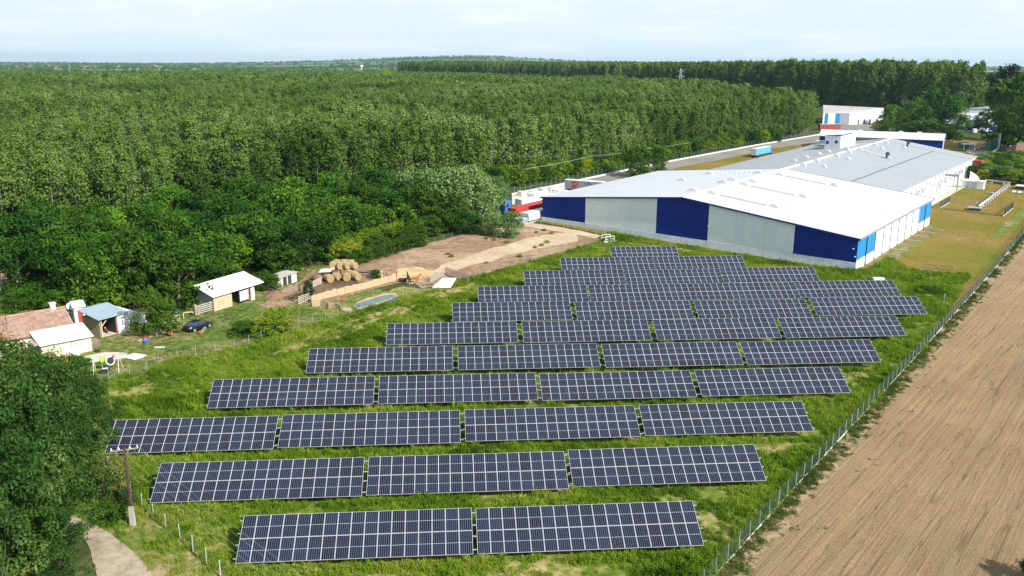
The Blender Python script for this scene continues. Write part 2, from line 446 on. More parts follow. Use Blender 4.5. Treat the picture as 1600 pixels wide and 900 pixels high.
def landmat():
    """countryside: turf near, farmland and woods far away"""
    m, nt, b = newmat('countryside')
    geo = nt.nodes.new('ShaderNodeNewGeometry')
    near = noise_node(nt, .8, 5, 'World', .7)
    rn = ramp(nt, near.outputs['Fac'], [(.35, (.030,.045,.014)), (.55, (.065,.085,.026)), (.7, (.15,.13,.06))])
    vo = nt.nodes.new('ShaderNodeTexVoronoi'); vo.inputs['Scale'].default_value = .0016
    mpv = nt.nodes.new('ShaderNodeMapping'); mpv.inputs['Scale'].default_value = (.55, 1.0, 1)
    nt.links.new(geo.outputs['Position'], mpv.inputs[0]); nt.links.new(mpv.outputs[0], vo.inputs['Vector'])
    sv = nt.nodes.new('ShaderNodeSeparateColor'); nt.links.new(vo.outputs['Color'], sv.inputs[0])
    rf = ramp(nt, sv.outputs[0], [(.0, (.035,.06,.025)), (.42, (.05,.085,.03)), (.5, (.10,.15,.06)), (.68, (.17,.21,.10)), (.85, (.24,.26,.15)), (1., (.08,.13,.05))])
    rf.color_ramp.interpolation = 'CONSTANT'
    s = nt.nodes.new('ShaderNodeSeparateXYZ'); nt.links.new(geo.outputs['Position'], s.inputs[0])
    fy = nt.nodes.new('ShaderNodeMapRange'); fy.inputs[1].default_value = 2200; fy.inputs[2].default_value = 2700
    nt.links.new(s.outputs[1], fy.inputs[0])
    c = mix(nt, fy.outputs[0], rn.outputs[0], rf.outputs[0])
    nt.links.new(c, b.inputs['Base Color']); b.inputs['Roughness'].default_value = 1; b.inputs['Specular IOR Level'].default_value = .1
    return m
M['land'] = landmat()

# ---------------------------------------------------------------- ground
def far_z(x, y):
    d = math.hypot(x, y)
    if d < 2500: return 0.
    t = clamp((d-2500)/7000, 0, 1); t = t*t*(3-2*t)
    a = x/max(y, 1)
    hill = 26 + 85*math.exp(-((a+.05)/.16)**2) + 10*noise.noise(Vector((x*.0006, y*.0006, 3.)))
    return t*hill
def gz(x, y): return g(x, y) + far_z(x, y)
def axis(lo, hi, a, b, step, grow):
    v = [a+step*i for i in range(int(round((b-a)/step))+1)]
    s = step
    while v[-1] < hi: s *= grow; v.append(v[-1]+s)
    s = step
    while v[0] > lo: s *= grow; v.insert(0, v[0]-s)
    return v
xs = axis(-16000, 16000, -300, 420, 10, 1.13)
ys = axis(-9000, 19000, -20, 660, 10, 1.09)
gv = [(x, y, gz(x, y)) for y in ys for x in xs]
nx = len(xs)
gf = [(j*nx+i, j*nx+i+1, (j+1)*nx+i+1, (j+1)*nx+i) for j in range(len(ys)-1) for i in range(nx-1)]
mb = MB(); mb.add(gv, gf)
struct(link('ground', mb.mesh('ground', M['land'], True)))

def inside(p, poly):
    x, y = p; c = False; n = len(poly)
    for i in range(n):
        x1, y1 = poly[i]; x2, y2 = poly[i-1]
        if (y1 > y) != (y2 > y) and x < (x2-x1)*(y-y1)/(y2-y1)+x1: c = not c
    return c
def dense(poly, s=4.):
    out = []
    for i, a in enumerate(poly):
        b = poly[(i+1) % len(poly)]
        n = max(1, int(math.hypot(b[0]-a[0], b[1]-a[1])/s))
        out += [(a[0]+(b[0]-a[0])*k/n, a[1]+(b[1]-a[1])*k/n) for k in range(n)]
    return out
def jag(poly, s, amp, seed):
    rr = random.Random(seed)
    return [(x+rr.uniform(-amp, amp), y+rr.uniform(-amp, amp)) for x, y in dense(poly, s)]
def sheet(name, poly, m, dz, step=10.):
    x0 = min(p[0] for p in poly); x1 = max(p[0] for p in poly); y0 = min(p[1] for p in poly); y1 = max(p[1] for p in poly)
    pts = [Vector(p) for p in dense(poly, 5.)]; n = len(pts)
    gx = math.floor(x0/step)*step
    while gx < x1:
        gy = math.floor(y0/step)*step
        while gy < y1:
            if inside((gx, gy), poly): pts.append(Vector((gx, gy)))
            gy += step
        gx += step
    v, e, f, *_ = delaunay_2d_cdt(pts, [(i, (i+1) % n) for i in range(n)], [], 1, 1e-4)
    mb = MB(); mb.add([(p[0], p[1], gz(p[0], p[1])+dz) for p in v], f)
    o = link(name, mb.mesh(name, m, True))
    for p in o.data.polygons:
        if p.normal.z < 0: o.data.flip_normals(); break
    return struct(o)
def pxy(l): return [G(*p) for p in l]

fenceL_px = [(345,902),(312,872),(283,845),(253,823),(228,800),(201,775),(170,735),(140,680),(113,616),(150,602),(185,591),(219,587),(251,570),(282,563),(312,556),(341,552),(370,547),(396,538),(430,524),(470,512),(515,500),(561,487),(600,476),(637,464),(655,461),(690,449),(720,440),(750,431),(790,420),(830,409),(870,398),(905,388),(945,377)]
fenceL = pxy(fenceL_px)
FR0, FR1 = G(1118,900), G(1600,363)
frd = Vector((FR1[0]-FR0[0], FR1[1]-FR0[1])).normalized()
frn = Vector((frd.y, -frd.x))
def FR(s, off=0.): return (FR0[0]+frd.x*s+frn.x*off, FR0[1]+frd.y*s+frn.y*off)
frlen = math.hypot(FR1[0]-FR0[0], FR1[1]-FR0[1])
O1 = Vector((75.04, 186.24)); A1 = R(-37.5)
U1 = Vector((math.cos(A1), math.sin(A1))); V1 = Vector((-U1.y, U1.x))
def B0_(u, w): p = O1+U1*u+V1*w; return (p.x, p.y)
fieldN = G(1438,428), G(1300,418)
pv_poly = [fenceL[0], (fenceL[0][0]+8, 40)] + [FR(-30)] + [FR(s) for s in (0, 40, 80)] + pxy([(1515,432),(1430,424),(1385,402)]) + [(83,186), B0_(-2,-1.2), B0_(-62,-1.2)] + pxy([(935,374),(945,374)]) + fenceL[::-1][1:]
sheet('solar_field_turf', pv_poly, M['turf'], .03)
# stubble field to the right of the boundary fence
sheet('stubble_field', [FR(-60, 1.6), FR(0, 1.6), FR(120, 2.0), FR(frlen+180, 1.6), FR(frlen+180, 330), FR(-60, 330)], M['field'], .06)
sheet('field_margin', jag([FR(-60, .0), FR(frlen+180, .0), FR(frlen+180, 2.0), FR(-60, 2.0)], 1.2, .45, 4), M['margin'], .09)
# dry grass round the factory
O1 = Vector((75.04, 186.24)); A1 = R(-37.5)
U1 = Vector((math.cos(A1), math.sin(A1))); V1 = Vector((-U1.y, U1.x))
def B(u, w): p = O1+U1*u+V1*w; return (p.x, p.y)
sheet('factory_dry_grass', [B(-92, -1), B(-6, -9), B(3, -12)] + pxy([(1385,402),(1430,424),(1515,432)]) + [FR(90, -.1), FR(frlen+180, -.1), B(60, 330), B(-110, 330), B(-118, 60)], M['drygrass'], .045)
sheet('strip_of_green_grass', jag(pxy([(1385,402),(1398,392),(1475,358),(1468,362),(1415,392),(1400,404)]), 2, .5, 2), M['yard'], .085)
sheet('grass_ditch', jag(pxy([(1545,372),(1600,325),(1605,335),(1560,374)]), 2, .7, 2), M['yard'], .085)
dryp = [pxy([(405,560),(450,540),(520,510),(590,488),(640,472),(660,476),(605,500),(560,520),(480,545)]), pxy([(640,470),(700,455),(742,440),(748,447),(700,466)]), pxy([(960,377),(1010,382),(1060,388),(1110,396),(1060,393),(1000,388)]), pxy([(760,905),(800,880),(850,875),(870,895),(820,905)]), pxy([(1120,690),(1180,700),(1240,690),(1250,700),(1200,715)])]
for q_ in dryp: sheet('dry_grass_patch', jag(q_, 2, .8, 7), M['drypatch'], .06)
# farm yard
yard = [G(60,640), G(-60,640), G(-60,455), G(240,490), G(330,455), G(520,405)] + fenceL[::-1][0:0] + pxy([(560,440),(600,455)]) + [fenceL[i] for i in range(24, 7, -1)]
sheet('farm_yard', yard, M['yard'], .03)
paddock_px = [(520,412),(600,398),(680,378),(745,362),(800,352),(850,352),(905,362),(945,374),(905,388),(830,409),(750,431),(720,440),(660,452),(640,438),(600,448),(565,455),(500,475),(470,470),(455,455),(480,430)]
sheet('horse_paddock', jag(pxy(paddock_px), 3, .5, 8), M['paddock'], .06)
sheet('sandy_track', jag(pxy([(668,428),(700,410),(760,392),(810,376),(860,366),(905,364),(900,377),(850,388),(790,400),(740,415),(700,428)]), 3, .6, 5), M['paddock2'], .09)
sheet('straw_litter', jag(pxy([(617,432),(622,420),(650,417),(680,424),(672,438),(640,446),(622,440)]), 1.5, .5, 5), M['litter'], .12)
sheet('fodder_yard', jag(pxy([(405,478),(425,464),(440,452),(470,440),(500,430),(560,430),(560,445),(480,470),(445,478),(420,484)]), 2.5, .5, 15), M['paddock'], .06)
sheet('house_pad', jag(pxy([(70,588),(135,556),(165,550),(200,553),(195,560),(160,565),(120,572),(95,585),(80,596)]), 1.5, .25, 1), M['slab'], .09)
sheet('white_tarp_pad', pxy([(188,559),(210,553),(231,556),(222,561),(211,564)]), M['offwhite'], .14)
sheet('pool_lawn', jag(pxy([(505,490),(560,470),(628,448),(660,452),(690,450),(655,461),(600,476),(540,492),(515,500)]), 2, .3, 1), M['turf'], .10)
# bottom-left lane
lane = pxy([(243,905),(215,868),(185,843),(150,822),(118,808),(80,800),(40,802),(40,815),(105,822),(128,838),(140,862),(152,905)])
sheet('dusty_lane', jag(lane, 1.5, .12, 3), M['track'], .08)
sheet('lane_verge', jag(pxy([(243,905),(215,868),(185,843),(150,822),(118,806),(90,796),(80,640),(113,616),(140,680),(170,735),(201,775),(228,800),(253,823),(283,845),(345,905)]), 2.5, .3, 3), M['yard'], .05)
# pond
mb = MB(); pp = jag(pxy([(554,477),(575,470),(600,463),(612,461),(617,464),(600,470),(580,477),(560,482)]), 1.5, .15, 3)
sheet('pond', pp, M['pondwater'], .17)
sheet('pond_bank', jag(pxy([(550,478),(572,468),(600,460),(615,458),(622,464),(603,472),(582,479),(558,485)]), 1.2, .3, 6), M['paddock2'], .14)
# factory road left of the warehouses
kerb_px = [(800,305),(870,291),(900,284),(960,271),(1020,258),(1100,243),(1180,228),(1280,211)]
kerbw = pxy(kerb_px)
def offset(line, d):
    out = []
    for i, p in enumerate(line):
        a = Vector(line[max(i-1, 0)]); b = Vector(line[min(i+1, len(line)-1)])
        t = (b-a).normalized(); out.append((p[0]+t.y*d, p[1]-t.x*d))
    return out
road_in = pxy([(812,318),(880,303),(915,296),(985,282),(1060,262),(1130,249),(1200,233),(1290,221)])
sheet('factory_road', kerbw + road_in[::-1], M['asphalt'], .075)
sheet('storage_yard', [kerbw[0], kerbw[2]] + pxy([(935,290)]) + [B(-85, 30), B(-85, -1)] + pxy([(830,350),(800,335)]), M['slab'], .09)
sheet('far_asphalt_yard', pxy([(1288,199),(1335,193.5),(1384,187),(1398,196),(1404,209),(1296,209)]), M['asphalt'], .08)
sheet('yard_road', [B(-11, 181), B(-11, 215)] + pxy([(1500,226),(1545,228),(1560,224),(1562,229),(1545,240),(1530,252)]), M['asphalt'], .08)
sheet('loading_strip', [B(-11, 67), B(-11, 190), B(-6.5, 190), B(-6.5, 67)], M['slab'], .10)
sheet('lane_to_culvert', jag(pxy([(815,347),(860,353),(905,361),(945,370),(940,376),(900,367),(855,360),(812,354)]), 2, .25, 3), M['paddock2'], .13)
bk = MB()
for i in range(len(kerbw)-1):
    a = Vector(kerbw[i]); b = Vector(kerbw[i+1]); t = (b-a).normalized(); n = Vector((t.y, -t.x))
    q = [(a-n*.5), (b-n*.5), (b+n*.1), (a+n*.1)]
    bk.hexa([(p.x, p.y, gz(p.x, p.y)-.2) for p in q[::-1]], [(p.x, p.y, gz(p.x, p.y)+.55) for p in q[::-1]])
solo('kerb_wall', bk, M['kerb'], 'long low white concrete kerb wall along the far side of the factory road', 'wall')

# ---------------------------------------------------------------- solar tables
TAZ, TTI, TS = 0.079134, 0.476542, 4.576
TT = [(1,-22.69,64.1,2.08),(1,-2.81,66.22,1.75),(2,-33.75,74.08,2.21),(2,-13.89,76.25,1.92),(2,6.14,78.82,1.59),(3,-44.83,84.02,2.38),(3,-25.06,86.48,2.11),(3,-5.04,89.13,1.76),(3,15.22,91.78,1.35),(4,-36.23,97.12,2.23),(4,-16.25,99.53,1.9),(4,3.87,101.83,1.53),(4,24.33,104.61,1.09),(5,-27.45,110.09,1.99),(5,-7.27,112.53,1.67),(5,13.11,114.81,1.33),(5,33.56,117.53,0.87),(6,-18.56,123.06,1.78),(6,1.82,125.51,1.45),(6,22.49,128.32,1.0),(6,43.08,131.0,0.62),(7,-9.56,135.92,1.54),(7,10.88,138.19,1.14),(7,31.46,140.65,0.77),(7,52.62,144.56,0.35),(8,-5.83,147.8,1.35),(8,14.22,151.44,0.81),(8,33.99,154.66,0.42),(8,53.93,157.88,0.07),(9,2.57,162.03,0.92),(9,22.19,164.54,0.61),(9,42.23,168.59,0.16),(10,10.36,175.2,0.69),(10,30.08,178.25,0.37),(11,22.18,187.63,0.52)]
pv = MB()
w_, h_, t_ = 1.134, 2.278, .035; fr = .025
pv.box(0, 0, -t_, w_, fr, 0); pv.box(0, h_-fr, -t_, w_, h_, 0)
pv.box(0, fr, -t_, fr, h_-fr, 0); pv.box(w_-fr, fr, -t_, w_, h_-fr, 0)
pv.box(fr, fr, -.02, w_-fr, h_-fr, -.005, 1)
pv_me = pv.mesh('solar_panel', [M['pvframe'], M['pv']])
def railmesh(L):
    m = MB(); m.box(-.28, -.03, -.045, L+.28, .03, .045); return m.mesh('rail', M['galv'])
rail17, rail13 = railmesh(17*1.154), railmesh(13*1.154)
raf = MB(); raf.box(-.035, .1, -.08, .035, TS-.1, 0); raf_me = raf.mesh('rafter', M['galv'])
post_cache = {}
def postmesh(h):
    k = round(h, 1)
    if k not in post_cache:
        m = MB(); m.box(-.05, -.04, -k-.3, .05, .04, 0); post_cache[k] = m.mesh('post', M['galv'])
    return post_cache[k]
ORD = ['', 'first', 'second', 'third', 'fourth', 'fifth', 'sixth', 'seventh', 'eighth', 'ninth', 'tenth', 'eleventh']
rpv = random.Random(2)
rowcount = {}
for r, *_ in TT: rowcount[r] = rowcount.get(r, 0)+1
seen = {}
for (r, x, y, z) in TT:
    seen[r] = seen.get(r, 0)+1; k = seen[r]; n = rowcount[r]
    if n == 1: pos = 'only solar table in the last and shortest row, nearest the warehouse'
    else:
        side = 'leftmost' if k == 1 else 'rightmost' if k == n else ORD[k]+' from left'
        rown = 'front row, nearest the camera' if r == 1 else ORD[r]+' row from the front'
        pos = 'solar table, %s in the %s' % (side, rown)
    t = thing('solar_table', 'silver framed dark blue '+pos, 'solar panels', (x, y, z+.02*math.sin(x*3+y)), TAZ+.002*math.sin(x*7+y*3), 'ground-mounted solar tables in rows')
    nn = 13 if r == 11 else 17
    TTI_ = TTI+.008*math.sin(x*5-y*2)
    rot = (TTI_, 0, 0)
    def onplane(lx, ly, lz): return (lx, ly*math.cos(TTI)-lz*math.sin(TTI), ly*math.sin(TTI)+lz*math.cos(TTI))
    for j in range(2):
        for i in range(nn):
            link('solar_panel', pv_me, t, onplane(i*1.154, j*2.298, 0), (TTI_+rpv.uniform(-.0035,.0035), rpv.uniform(-.004,.004), 0))
    for ly in (.45, 1.75, 2.85, 4.1):
        link('rail', rail13 if nn == 13 else rail17, t, onplane(0, ly, -.085), rot)
    L = nn*1.154
    for q in range(5):
        lx = 1.1+(L-2.2)*q/4
        link('rafter', raf_me, t, onplane(lx, 0, -.13), rot)
        for ly in (1.0, 3.6):
            px_, py_, pz_ = onplane(lx, ly, -.22)
            wx = x+px_*math.cos(TAZ)-py_*math.sin(TAZ); wy = y+px_*math.sin(TAZ)+py_*math.cos(TAZ)
            link('post', postmesh(z+pz_-g(wx, wy)), t, (px_, py_, pz_))

# ---------------------------------------------------------------- fences
def wirepanel(L, H, nh, nv, r, name='mesh_panel', mat=None):
    m = MB()
    for i in range(nh):
        z = .08+(H-.1)*i/(nh-1); m.box(0, -r, z-r, L, r, z+r)
    for i in range(nv):
        x = L*(i+.5)/nv; m.box(x-r*.7, -r*.7-r*1.5, .05, x+r*.7, r*.7-r*1.5, H)
    return m.mesh(name, mat or M['fencewire'])
M['fencewire'] = pm('green_grey_fence_wire', (.035,.09,.06), .5, .1, 2, .2)
def fence(line, label, H=1.9, step=2.5, post='post', plinth=True, nh=10, nv=12, r=.007, cat='fence', name='mesh_fence', stuff=True, postr=.03, wire=True, pm_=None):
    d = [0.]
    for i in range(len(line)-1): d.append(d[-1]+math.hypot(line[i+1][0]-line[i][0], line[i+1][1]-line[i][1]))
    n = max(1, int(round(d[-1]/step))); ps = []
    for k in range(n+1):
        s = d[-1]*k/n; i = 0
        while i < len(d)-2 and d[i+1] < s: i += 1
        t = (s-d[i])/max(1e-6, d[i+1]-d[i]); ps.append((line[i][0]+(line[i+1][0]-line[i][0])*t, line[i][1]+(line[i+1][1]-line[i][1])*t))
    t = thing(name, label, cat, (ps[0][0], ps[0][1], g(*ps[0])))
    ox, oy, oz = ps[0][0], ps[0][1], g(*ps[0])
    pmsh = MB(); pmsh.box(-postr, -postr, -.3, postr, postr, H+.08); pme = pmsh.mesh('fence_post', pm_ or M['galv'])
    L0 = d[-1]/n
    wme = wirepanel(1., H, nh, nv, r) if wire else None
    plm = MB(); plm.box(0, -.05, -.25, 1, .05, .22); plme = plm.mesh('base_board', M['kerb']) if plinth else None
    rr = random.Random(len(line))
    for k, p in enumerate(ps):
        o = link('fence_post', pme, t, (p[0]-ox, p[1]-oy, g(*p)-oz), (rr.uniform(-.02,.02), rr.uniform(-.02,.02), 0))
        if k < n:
            q = ps[k+1]; L = math.hypot(q[0]-p[0], q[1]-p[1]); dz = g(*q)-g(*p)
            rot = (0, -math.atan2(dz, L), math.atan2(q[1]-p[1], q[0]-p[0]))
            if wire:
                w = link('mesh_panel', wme, t, (p[0]-ox, p[1]-oy, g(*p)-oz+(.18 if plinth else 0)), rot); w.scale = (L, 1, 1)
            if plinth:
                w = link('base_board', plme, t, (p[0]-ox, p[1]-oy, g(*p)-oz), rot); w.scale = (L, 1, 1)
    return t
fence([FR(-25, .0), FR(frlen+150, .0)], 'long green-grey wire mesh fence with concrete base boards beside the stubble field', 1.7, 2.5, nh=9, nv=14, r=.007)
fence(fenceL[0:9], 'rusty wire mesh fence on thin steel posts beside the dusty lane', 1.5, 2.6, plinth=False, nh=7, nv=8, r=.004, pm_=M['offwhite'])
fence(fenceL[8:26], 'thin wire fence on pale posts between farm yard and solar field', 1.6, 2.8, plinth=False, nh=7, nv=8, r=.005)
fence(fenceL[26:], 'thin wire fence on slim posts between horse paddock and solar field', 1.5, 3.2, plinth=False, nh=6, nv=6, r=.004)
fence(pxy([(808,347),(850,352),(890,358),(925,364),(945,370)]), 'row of pale steel fence posts in front of the left navy wall', 2.0, 3.4, plinth=False, nh=6, nv=6, r=.004)
fence(offset(kerbw, -1.2), 'tall dark mesh fence between plantation and factory road', 2.4, 3.0, plinth=False, nh=8, nv=10, r=.010)
c4 = pxy([(1467,326.5),(1484,316.5),(1583,325.5),(1567,338.5)])
fence([c4[0], c4[1]], 'left side of the square wire enclosure with white base board', 2.0, 2.5, nh=9, nv=14, r=.012, name='enclosure_fence')
fence([c4[1], c4[2]], 'back side of the square wire enclosure round the pipe end', 1.6, 2.5, nh=8, nv=10, r=.006, name='enclosure_fence', plinth=False)
fence([c4[3], c4[2]], 'right side of the square wire enclosure with white base board', 2.0, 2.5, nh=9, nv=14, r=.012, name='enclosure_fence')
fence([c4[0], c4[3]], 'front side of the square wire enclosure with dark bottom rail', .5, 2.5, nh=3, nv=2, r=.03, name='enclosure_fence', plinth=False, postr=.02, pm_=M['grey'])
fence(pxy([(520,420),(580,406),(640,391),(665,383),(720,368)]), 'old wire fence on crooked posts under the vines behind the paddock', 1.4, 3.5, plinth=False, nh=4, nv=3, r=.006, pm_=M['wood'])
# gate frames standing in the dry grass
gt = MB(); a = Vector((0,0,0))
p0, p1 = P3(1440,426), P3(1489,431)
L = (p1-p0).length
for x in (0, L/2, L): gt.box(x-.05, -.05, -.2, x+.05, .05, 2.)
gt2 = MB()
for x0, x1 in ((.1, L/2-.1), (L/2+.1, L-.1)):
    for z in (.5, 1.2, 1.9): gt2.box(x0, -.03, z, x1, .03, z+.06)
    for i in range(18):
        x = x0+(x1-x0)*i/17; gt2.box(x-.008, -.01, .5, x+.008, .01, 1.9)
t = thing('double_gate', 'grey steel double gate frame at the edge of the dry grass', 'gate', p0, math.atan2(p1.y-p0.y, p1.x-p0.x))
part('gate_post', gt, M['galv'], t); part('gate_leaf', gt2, M['fencewire'], t)

# ---------------------------------------------------------------- warehouses
def TILT(u, w, h): return (u, w, h - .0136*u + .0157*w)
def bmb():
    m = MB(); m.T = TILT; return m
B0 = (O1.x, O1.y, -1.05)
def r1(u): return 6.9 + 4.5*(1-abs(u+42.15)/42.15)
def roof_vent(parent, u, w, h, s=1.6):
    m = bmb()
    m.hexa([(u-s,w-s*.6,h-.3),(u+s,w-s*.6,h-.3),(u+s,w+s*.6,h-.3),(u-s,w+s*.6,h-.3)],[(u-s,w-s*.6,h+.35),(u+s,w-s*.6,h+.35),(u+s,w+s*.6,h+.35),(u-s,w+s*.6,h+.35)])
    m.hexa([(u-s*.9,w-s*.5,h+.35),(u+s*.9,w-s*.5,h+.35),(u+s*.9,w+s*.5,h+.35),(u-s*.9,w+s*.5,h+.35)],[(u-s*.35,w-s*.4,h+.95),(u+s*.35,w-s*.4,h+.95),(u+s*.35,w+s*.4,h+.95),(u-s*.35,w+s*.4,h+.95)])
    part('roof_vent', m, M['ventwhite'], parent)
M['ventwhite'] = pm('vent_plastic', (.60,.60,.60), .5, .1, 1)
t = thing('warehouse', 'large front warehouse with navy and pale gable wall and white ridged roof', 'warehouse', B0, A1)
core = bmb()
core.add([(-84.2,.12,-1),(-.1,.12,-1),(-.1,.12,6.8),(-42.15,.12,11.25),(-84.2,.12,6.8)], [(0,1,2,3,4)])
core.add([(-84.2,65.9,-1),(-.1,65.9,-1),(-.1,65.9,6.8),(-42.15,65.9,11.25),(-84.2,65.9,6.8)], [(4,3,2,1,0)])
core.add([(-.12,.12,-1),(-.12,65.9,-1),(-.12,65.9,6.8),(-.12,.12,6.8)], [(0,1,2,3)])
part('wall_core', core, M['shadow'], t)
cols = ['navy']*2+['pale']*3+['navy']*2+['pale']*3+['navy']*2
bw = 84.3/12
for i, c in enumerate(cols):
    a, b = -84.3+i*bw, -84.3+(i+1)*bw
    g0 = .02 if i and cols[i-1] == c else 0.; g1 = .02 if i < 11 and cols[i+1] == c else 0.
    m = bmb(); a += g0; b -= g1
    top = [(a, r1(a)-.1)]
    if a < -42.15 < b: top.append((-42.15, r1(-42.15)-.1))
    top.append((b, r1(b)-.1))
    poly = [(a, 1.5), (b, 1.5)] + top[::-1]
    n = len(poly)
    m.add([(p, 0, q) for p, q in poly]+[(p, .12, q) for p, q in poly], [tuple(range(n)), tuple(range(n, 2*n))[::-1]]+[(k, k+n, (k+1) % n+n, (k+1) % n) for k in range(n)])
    part('wall_panel', m, M['clad_navy' if c == 'navy' else 'clad_pale'], t)
m = bmb(); m.box(-84.4, -.06, -1.2, .08, .1, 1.47)
part('plinth', m, M['plinth'], t)
m = bmb()
for i in range(1, 12): m.box(-84.3+i*bw-.03, -.075, -1, -84.3+i*bw+.03, -.055, 1.47)
part('plinth_joint', m, M['grey'], t)
sw = 6.6
for i in range(10):
    a, b = i*sw, (i+1)*sw; lb = i in (0, 1, 8, 9)
    m = bmb(); m.box(-.1, a+.12, 1.9 if lb else -.9, .02, b-.12, 6.85)
    part('wall_panel', m, M['clad_blue'] if lb else M['clad_white'], t)
    if lb:
        m = bmb(); m.box(-.1, a+.12, -1.2, .05, b-.12, 1.88); part('plinth', m, M['white_clad'], t)
    if i:
        m = bmb(); m.box(-.1, a-.19, -.9, .2, a+.19, 6.85); part('wall_column', m, M['dark'] if i in (1, 9) else M['grey'], t)
        m = bmb(); m.box(.17, a-.12, -.5, 4.3, a+.1, .1); part('foundation_beam', m, M['concrete'], t)
m = bmb()
for e in ((-84.9, -.5), (-84.9, 66.4)):
    pass
m.slab([(-84.8,-.45,r1(-84.3)+.02),(-42.15,-.45,r1(-42.15)+.05),(-42.15,66.4,r1(-42.15)+.05),(-84.8,66.4,r1(-84.3)+.02)], .14)
part('roof_slope', m, M['roofwhite'], t)
m = bmb(); m.slab([(-42.15,-.45,r1(-42.15)+.05),(.5,-.45,r1(0)+.02),(.5,66.4,r1(0)+.02),(-42.15,66.4,r1(-42.15)+.05)], .14)
part('roof_slope', m, M['roofwhite'], t)
m = bmb(); m.hexa([(-42.7,-.5,11.3),(-41.6,-.5,11.3),(-41.6,66.5,11.3),(-42.7,66.5,11.3)],[(-42.3,-.5,11.58),(-42.,-.5,11.58),(-42.,66.5,11.58),(-42.3,66.5,11.58)])
part('ridge_cap', m, M['white'], t)
m = bmb()
for a, b in ((-84.85, -42.15), (-42.15, .55)):
    m.hexa([(a,-.56,r1(max(a,-84.3))-.32),(b,-.56,r1(min(b,0))-.32),(b,-.46,r1(min(b,0))-.32),(a,-.46,r1(max(a,-84.3))-.32)],[(a,-.56,r1(max(a,-84.3))+.06),(b,-.56,r1(min(b,0))+.06),(b,-.46,r1(min(b,0))+.06),(a,-.46,r1(max(a,-84.3))+.06)])
part('fascia', m, M['navy'], t)
m = bmb(); m.box(.5, -.5, 6.62, .72, 66.5, 6.93); part('gutter', m, M['edge'], t)
m = bmb()
for a_, b_ in ((-84.8,-42.2),(-42.1,.5)): m.hexa([(a_,66.4,r1(max(a_,-84.3))-.3),(b_,66.4,r1(min(b_,0))-.3),(b_,66.62,r1(min(b_,0))-.3),(a_,66.62,r1(max(a_,-84.3))-.3)],[(a_,66.4,r1(max(a_,-84.3))+.13),(b_,66.4,r1(min(b_,0))+.13),(b_,66.62,r1(min(b_,0))+.13),(a_,66.62,r1(max(a_,-84.3))+.13)])
part('fascia', m, M['edge'], t)
for u, w in [(-60.4,53.8),(-44.9,53.6),(-60.7,36.3),(-45.3,12.),(-45.3,30.),(-45.3,36.),(-38.9,54.3),(-23.4,55.),(-39.4,30.),(-39.5,36.1),(-23.5,30.5),(-39.7,10.8),(-23.7,11.5)]:
    roof_vent(t, u, w, r1(u)-.1, 1.35)
for w in (11.2, 30.3, 54.6):
    m = bmb(); m.slab([(-37.4,w-.7,r1(-37.4)+.12),(-25.4,w-.7,r1(-25.4)+.12),(-25.4,w+.7,r1(-25.4)+.12),(-37.4,w+.7,r1(-37.4)+.12)], .05)
    part('roof_walkway', m, M['roofgrey'], t)
m = bmb()
for i in range(9): m.box(-58.5+i*1.45, 54.1, r1(-58.5+i*1.45)-.05, -57.8+i*1.45, 54.4, r1(-57.8+i*1.45)+.35)
part('snow_guard', m, M['white'], t)
for u, z in ((-84.0, 3.6), (-35., 5.1), (-.3, 2.7), (-.8, 4.4)):
    m = bmb(); m.box(u-.15, -.35, z, u+.15, -.01, z+.2); part('wall_lamp', m, M['offwhite'], t)
m = bmb(); m.box(.03, 65.2, 5., .5, 65.5, 5.25); part('wall_lamp', m, M['offwhite'], t)

# grey-roofed middle hall
def r2(u): return 6.5 + 4.7*(1-abs(u+42.5)/31.5)
t = thing('factory_hall', 'long hall with light grey roof behind the front warehouse', 'factory hall', B0, A1)
for w0, w1, dz in ((66.6, 174.5, 0.), (174.5, 185., .12)):
    for a, b in ((-74.5, -42.5), (-42.5, -10.5)):
        m = bmb(); m.slab([(a,w0,r2(a)+dz),(b,w0,r2(b)+dz),(b,w1,r2(b)+dz),(a,w1,r2(a)+dz)], .16)
        part('roof_slope', m, M['roofgrey'], t)
m = bmb(); m.box(-42.8, 66.6, 11.15, -42.2, 185, 11.42); part('ridge_cap', m, M['white'], t)
m = bmb(); m.box(-42., 140.6, 10.6, -41.9, 141.4, 11.3)
m.slab([(-41.9,137.2,r2(-41.9)+.22),(-28.5,131.2,r2(-28.5)+.22),(-28.5,131.9,r2(-28.5)+.22),(-41.9,137.9,r2(-41.9)+.22)], .2); part('cable_duct', m, M['white'], t)
m = bmb(); m.slab([(-42.4,174.2,r2(-42.4)+.2),(-11,174.2,r2(-11)+.2),(-11,174.7,r2(-11)+.2),(-42.4,174.7,r2(-42.4)+.2)], .2); part('roof_step', m, M['palewall'], t)
m = bmb(); m.slab([(-24.2,66.6,r2(-24.2)+.06),(-23.9,66.6,r2(-23.9)+.06),(-23.9,174,r2(-23.9)+.06),(-24.2,174,r2(-24.2)+.06)], .05); part('roof_joint', m, M['dark'], t)
m = bmb(); m.box(-73.9, 66.7, -1, -73.7, 184.9, 6.4); m.box(-73.9, 184.6, -1, -11.2, 184.9, 6.5)
m.add([(-73.8,184.9,6.4),(-11.2,184.9,6.4),(-42.5,184.9,11.1)], [(0,1,2)]); part('wall', m, M['white_clad'], t)
nb = 20; bw2 = 118.2/nb
for i in range(nb):
    a = 66.8+i*bw2
    m = bmb(); m.box(-11.3, a+.06, -1, -11.1, a+bw2-.06, 6.45); part('wall_panel', m, M['white_clad'], t)
    m = bmb(); m.box(-11.1, a-.14, -1, -10.9, a+.1, 6.3); part('wall_column', m, M['grey'], t)
rr = random.Random(3)
